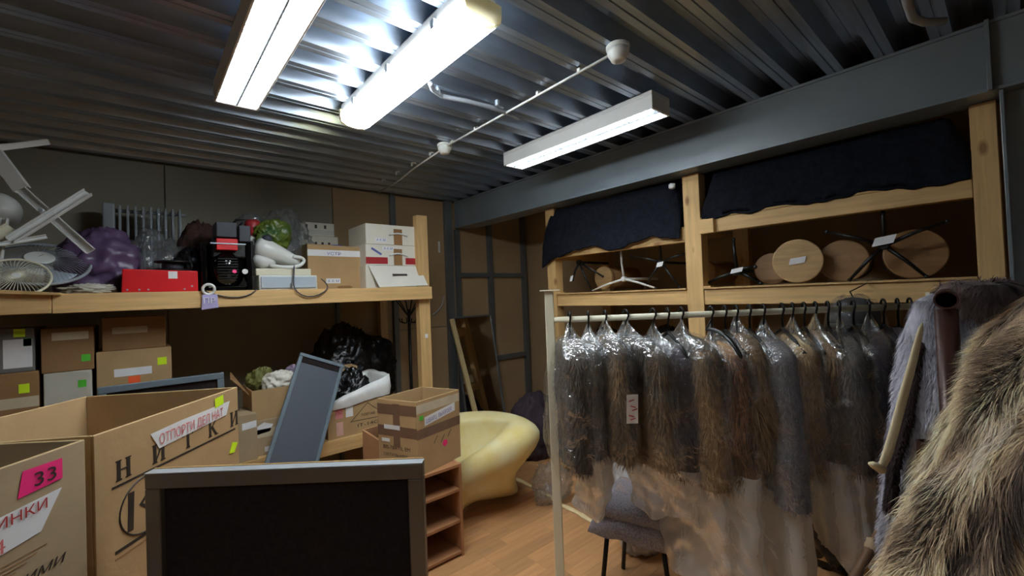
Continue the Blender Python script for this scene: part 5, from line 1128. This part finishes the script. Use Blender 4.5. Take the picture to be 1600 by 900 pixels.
a, b = dep(1335, 902, 1.36), dep(1396, 796, 1.45); d = (a - b).normalized(); f_ = b + d * ((b.z - .01) / -d.z)
t = thing('wooden_stick', 'knotty brown wooden stick leaning beside the grey fur coat', 'stick', f_)
mesh_obj('shaft', MB().tube([f_.lerp(b - d * .35, k / 10) for k in range(11)], .014, 10), stick_m, t, smooth=True)
kq = dep(1362, 853, 1.40); mesh_obj('knot', MB().ball(kq, (.02, .02, .024), 14, 10, crumple((.02, .02, .02), .2, 3, 3, -1)), M('pale knot', srgb(176, 150, 120), .6), t, smooth=True)
# pale cream strip with ragged edges, lying along the floor
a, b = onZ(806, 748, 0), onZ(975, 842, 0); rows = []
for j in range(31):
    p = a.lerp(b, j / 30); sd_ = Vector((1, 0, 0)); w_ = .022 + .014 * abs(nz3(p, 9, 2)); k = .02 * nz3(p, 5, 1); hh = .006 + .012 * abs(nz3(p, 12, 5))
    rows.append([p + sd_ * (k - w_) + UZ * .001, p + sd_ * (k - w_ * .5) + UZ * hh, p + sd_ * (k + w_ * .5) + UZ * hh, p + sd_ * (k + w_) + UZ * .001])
t = mesh_obj('pale_strip', MB().loft(rows, closed=True), M('pale cream', srgb(236, 214, 164), .8, var=.1, scale=30), smooth=True); tag(t, 'pale ragged strip lying along the laminate floor', 'foam')
for k, (px, py) in enumerate(((745, 832), (757, 862))):
    q = onZ(px, py, 0); rows = []
    for j in range(9): rows.append([q + Vector((.11 * (i / 10 - .5), .07 * (j / 8 - .5), .004 + .012 * abs(nz3((i, j, k), .45, k)) )) for i in range(11)])
    t = mesh_obj('film_scrap', MB().loft(rows, closed=False), clear, smooth=True); tag(t, ['scrap of clear film on the floor nearer the foam', 'scrap of clear film on the floor by the cabinet foot'][k], 'film')

# ================================================================== RIGHT FOREGROUND: PIPE RACK AND FUR COATS
Pp = dep(1478, 480, 1.0); td = (CAM - Pp); td.z = 0; td.normalize()
t = thing('pipe_rack', 'dark brown steel pipe rack with open pipe end carrying fur coats', 'clothes rack', (Pp.x, Pp.y, 0))
Tz = dep(1478, 468, 1.0)
mesh_obj('upright', MB().tube([(Pp.x, Pp.y, .01), (Pp.x, Pp.y, Tz.z - .022)], .0205, 20), brown_p, t, smooth=True)
def hollow(a, b, ro, ri, n=24):
    a, b = Vector(a), Vector(b); d = (b - a).normalized(); x_ = d.orthogonal().normalized(); y_ = d.cross(x_)
    rg = lambda p, r: [p + (x_ * math.cos(2 * math.pi * k / n) + y_ * math.sin(2 * math.pi * k / n)) * r for k in range(n)]
    return MB().loft([rg(b, ro), rg(a, ro), rg(a, ri), rg(a + d * .25, ri), rg(a + d * .251, .001)], cap=False)
axis = (td + Vector((0, 0, .12))).normalized(); Rb = Vector((Tz.x, Tz.y, Tz.z)) - td * .55
mesh_obj('rail', hollow(Vector((Tz.x, Tz.y, Tz.z)) + td * .03, Rb, .021, .0175), brown_p, t, smooth=False)
mesh_obj('upright', MB().tube([(Rb.x, Rb.y, .01), (Rb.x, Rb.y, Rb.z - .02)], .0205, 16), brown_p, t, smooth=True)
s0 = dep(1449, 690, .97); mesh_obj('clamp_sleeve', hollow(s0, dep(1449, 742, .97), .0185, .015), brown_p, t); mesh_obj('bracket', MB().tube([dep(1455, 694, .975), dep(1474, 694, .985)], .006, 8), brown_p, t)
mesh_obj('foot', MB().tube([(Pp.x, Pp.y, .02), Vector((Rb.x, Rb.y, .02))], .02, 12), brown_p, t, smooth=True)
rails2 = [dep(1590, 430, 1.0), dep(1900, 420, .75)]
def ring_surf(rows, z, b0, seed, amp=.03):
    R_ = []
    for y_, l, r_ in rows:
        L_, Q_ = dep(l, y_, z), dep(r_, y_, z); R_.append((np.array(L_), np.array(Q_)))
    Ls = np.array([a for a, _ in R_]); Qs = np.array([b for _, b in R_]); n = len(R_); fwd = np.array(F0)
    def surf(U_, V_):
        t_ = V_ * (n - 1); i = np.clip(t_.astype(int), 0, n - 2); f_ = (t_ - i)[:, None]
        L_ = Ls[i] * (1 - f_) + Ls[i + 1] * f_; Q_ = Qs[i] * (1 - f_) + Qs[i + 1] * f_; c_ = (L_ + Q_) / 2; h = (Q_ - L_) / 2; q = 2 * np.pi * U_
        b = b0 * (.35 + .65 * np.clip(V_ * 3, 0, 1)); c, s_ = np.cos(q), np.sin(q)
        P_ = c_ + h * (np.sign(c) * np.abs(c) ** .8)[:, None] + fwd * (b * s_)[:, None]
        fold = .5 * np.sin(q * 5 + seed + 1.5 * V_) + .5 * np.sin(q * 9 + 2 * seed)
        return P_ + fwd * (amp * fold * np.sign(s_))[:, None] * np.clip(V_ * 2.5, .2, 1)[:, None]
    return surf
# grey fur coat
t = thing('fur_coat', 'blue grey sheared fur coat with cream leather edge behind the brown pipe', 'coat', dep(1500, 900, 1.25)); pg = palette([(104, 100, 108), (176, 174, 188), (226, 224, 236)])
sfg = ring_surf([(452, 1475, 1545), (470, 1445, 1570), (530, 1432, 1585), (620, 1418, 1590), (720, 1402, 1590), (840, 1390, 1590), (960, 1385, 1590)], 1.22, .10, 2, .022)
cg = lambda P_, U_, V_, r: pg(.5 + .35 * wob(P_, 22, 5) + r.normal(size=len(V_)) * .1)
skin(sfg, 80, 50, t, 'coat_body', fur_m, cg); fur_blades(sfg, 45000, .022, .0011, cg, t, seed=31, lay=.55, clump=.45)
pd = palette([(70, 54, 54), (112, 92, 90), (150, 128, 120)])
cdk = lambda P_, U_, V_, r: pd(.5 + .35 * wob(P_, 20, 6) + r.normal(size=len(V_)) * .12)
sfc = ring_surf([(440, 1500, 1540), (446, 1478, 1568), (470, 1490, 1592), (500, 1520, 1592), (545, 1530, 1590)], 1.17, .06, 4, .012)
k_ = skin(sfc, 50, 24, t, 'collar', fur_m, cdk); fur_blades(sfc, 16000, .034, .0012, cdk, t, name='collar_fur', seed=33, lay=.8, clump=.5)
edge = [(1442, 500), (1428, 560), (1414, 610), (1402, 655), (1390, 700), (1377, 735)]
rows = []
for k, (a, b) in enumerate(edge):
    p = dep(a, b, 1.17); w_ = [.012, .017, .019, .019, .02, .021][k]; rows.append([p + R0 * (w_ * math.cos(q)) * .7 + F0 * (w_ * math.sin(q)) * .35 for q in [2 * math.pi * i / 14 for i in range(14)]])
mesh_obj('leather_edge', MB().loft(rows), leather, t, smooth=True, sub=1)
mesh_obj('edge_tab', MB().tube([dep(1378, 734, 1.165), dep(1364, 726, 1.16), dep(1358, 724, 1.16)], [.012, .009, .004], 10), leather, t, smooth=True)
sft = ring_surf([(535, 1434, 1441), (600, 1422, 1432), (660, 1408, 1420), (735, 1388, 1402), (800, 1384, 1398)], 1.195, .012, 5, .003)
cdd = lambda P_, U_, V_, r: palette([(38, 24, 26), (62, 42, 40)])(.5 + .4 * wob(P_, 30, 6))
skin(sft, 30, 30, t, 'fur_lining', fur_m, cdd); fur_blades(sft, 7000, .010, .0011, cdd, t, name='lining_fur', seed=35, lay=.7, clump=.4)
hk = Vector((Rb.x, Rb.y, Rb.z)).lerp(Tz, .45)
mesh_obj('hanger', MB().tube([hk + UZ * .02, hk + UZ * .023 + R0 * .01, hk - UZ * .03, dep(1510, 466, 1.22)], .004, 6), blk_m, t)
# beige long haired coat
t = thing('fur_coat', 'large shaggy beige and brown fur coat flaring in front of the pipe rack', 'coat', dep(1690, 1150, .8)); 
sfb = ring_surf([(430, 1690, 1740), (470, 1655, 1780), (510, 1626, 1840), (570, 1592, 1890), (650, 1545, 1930), (750, 1487, 1960), (900, 1415, 1990), (1120, 1360, 2010)], .80, .12, 7, .045)
pb = palette([(58, 46, 40), (124, 102, 86), (206, 176, 140), (250, 230, 190), (226, 206, 186), (160, 138, 122)])
def cb_(P_, U_, V_, r):
    q = np.sin(2 * np.pi * U_ * 6 + 3 * V_ + 1.4 * wob(P_, 6, 12)); seam = np.exp(-((q + .75) / .22) ** 2)
    return pb(.5 + .12 * q + .34 * wob(P_ * np.array([1, 1, .6]), 15, 8) - .42 * seam + r.normal(size=len(V_)) * .07) * r.uniform(.85, 1.2, len(V_))[:, None]
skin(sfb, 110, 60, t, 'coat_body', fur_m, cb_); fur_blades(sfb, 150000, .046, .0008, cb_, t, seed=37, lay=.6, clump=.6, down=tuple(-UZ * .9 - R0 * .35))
hb = dep(1700, 385, .8)
mesh_obj('hanger', MB().tube([hb + UZ * .03, hb + UZ * .035 + R0 * .015, hb + R0 * .005, hb - UZ * .06], .004, 6), blk_m, t)
ra, rb = hb + UZ * .018, hb + UZ * .018 + R0 * .5 - F0 * .3
t = thing('coat_rail', 'brown rail on its own post above the shaggy beige coat', 'rail', (rb.x, rb.y, 0))
mesh_obj('bar', MB().tube([ra - (rb - ra) * .06, rb], .015, 14), brown_p, t, smooth=True); mesh_obj('post', MB().tube([(rb.x, rb.y, 0.02), (rb.x, rb.y, rb.z)], .02, 14), brown_p, t, smooth=True)
mesh_obj('foot', MB().disc((rb.x, rb.y, 0), (0, 0, 1), .14, .02, 28), brown_p, t)
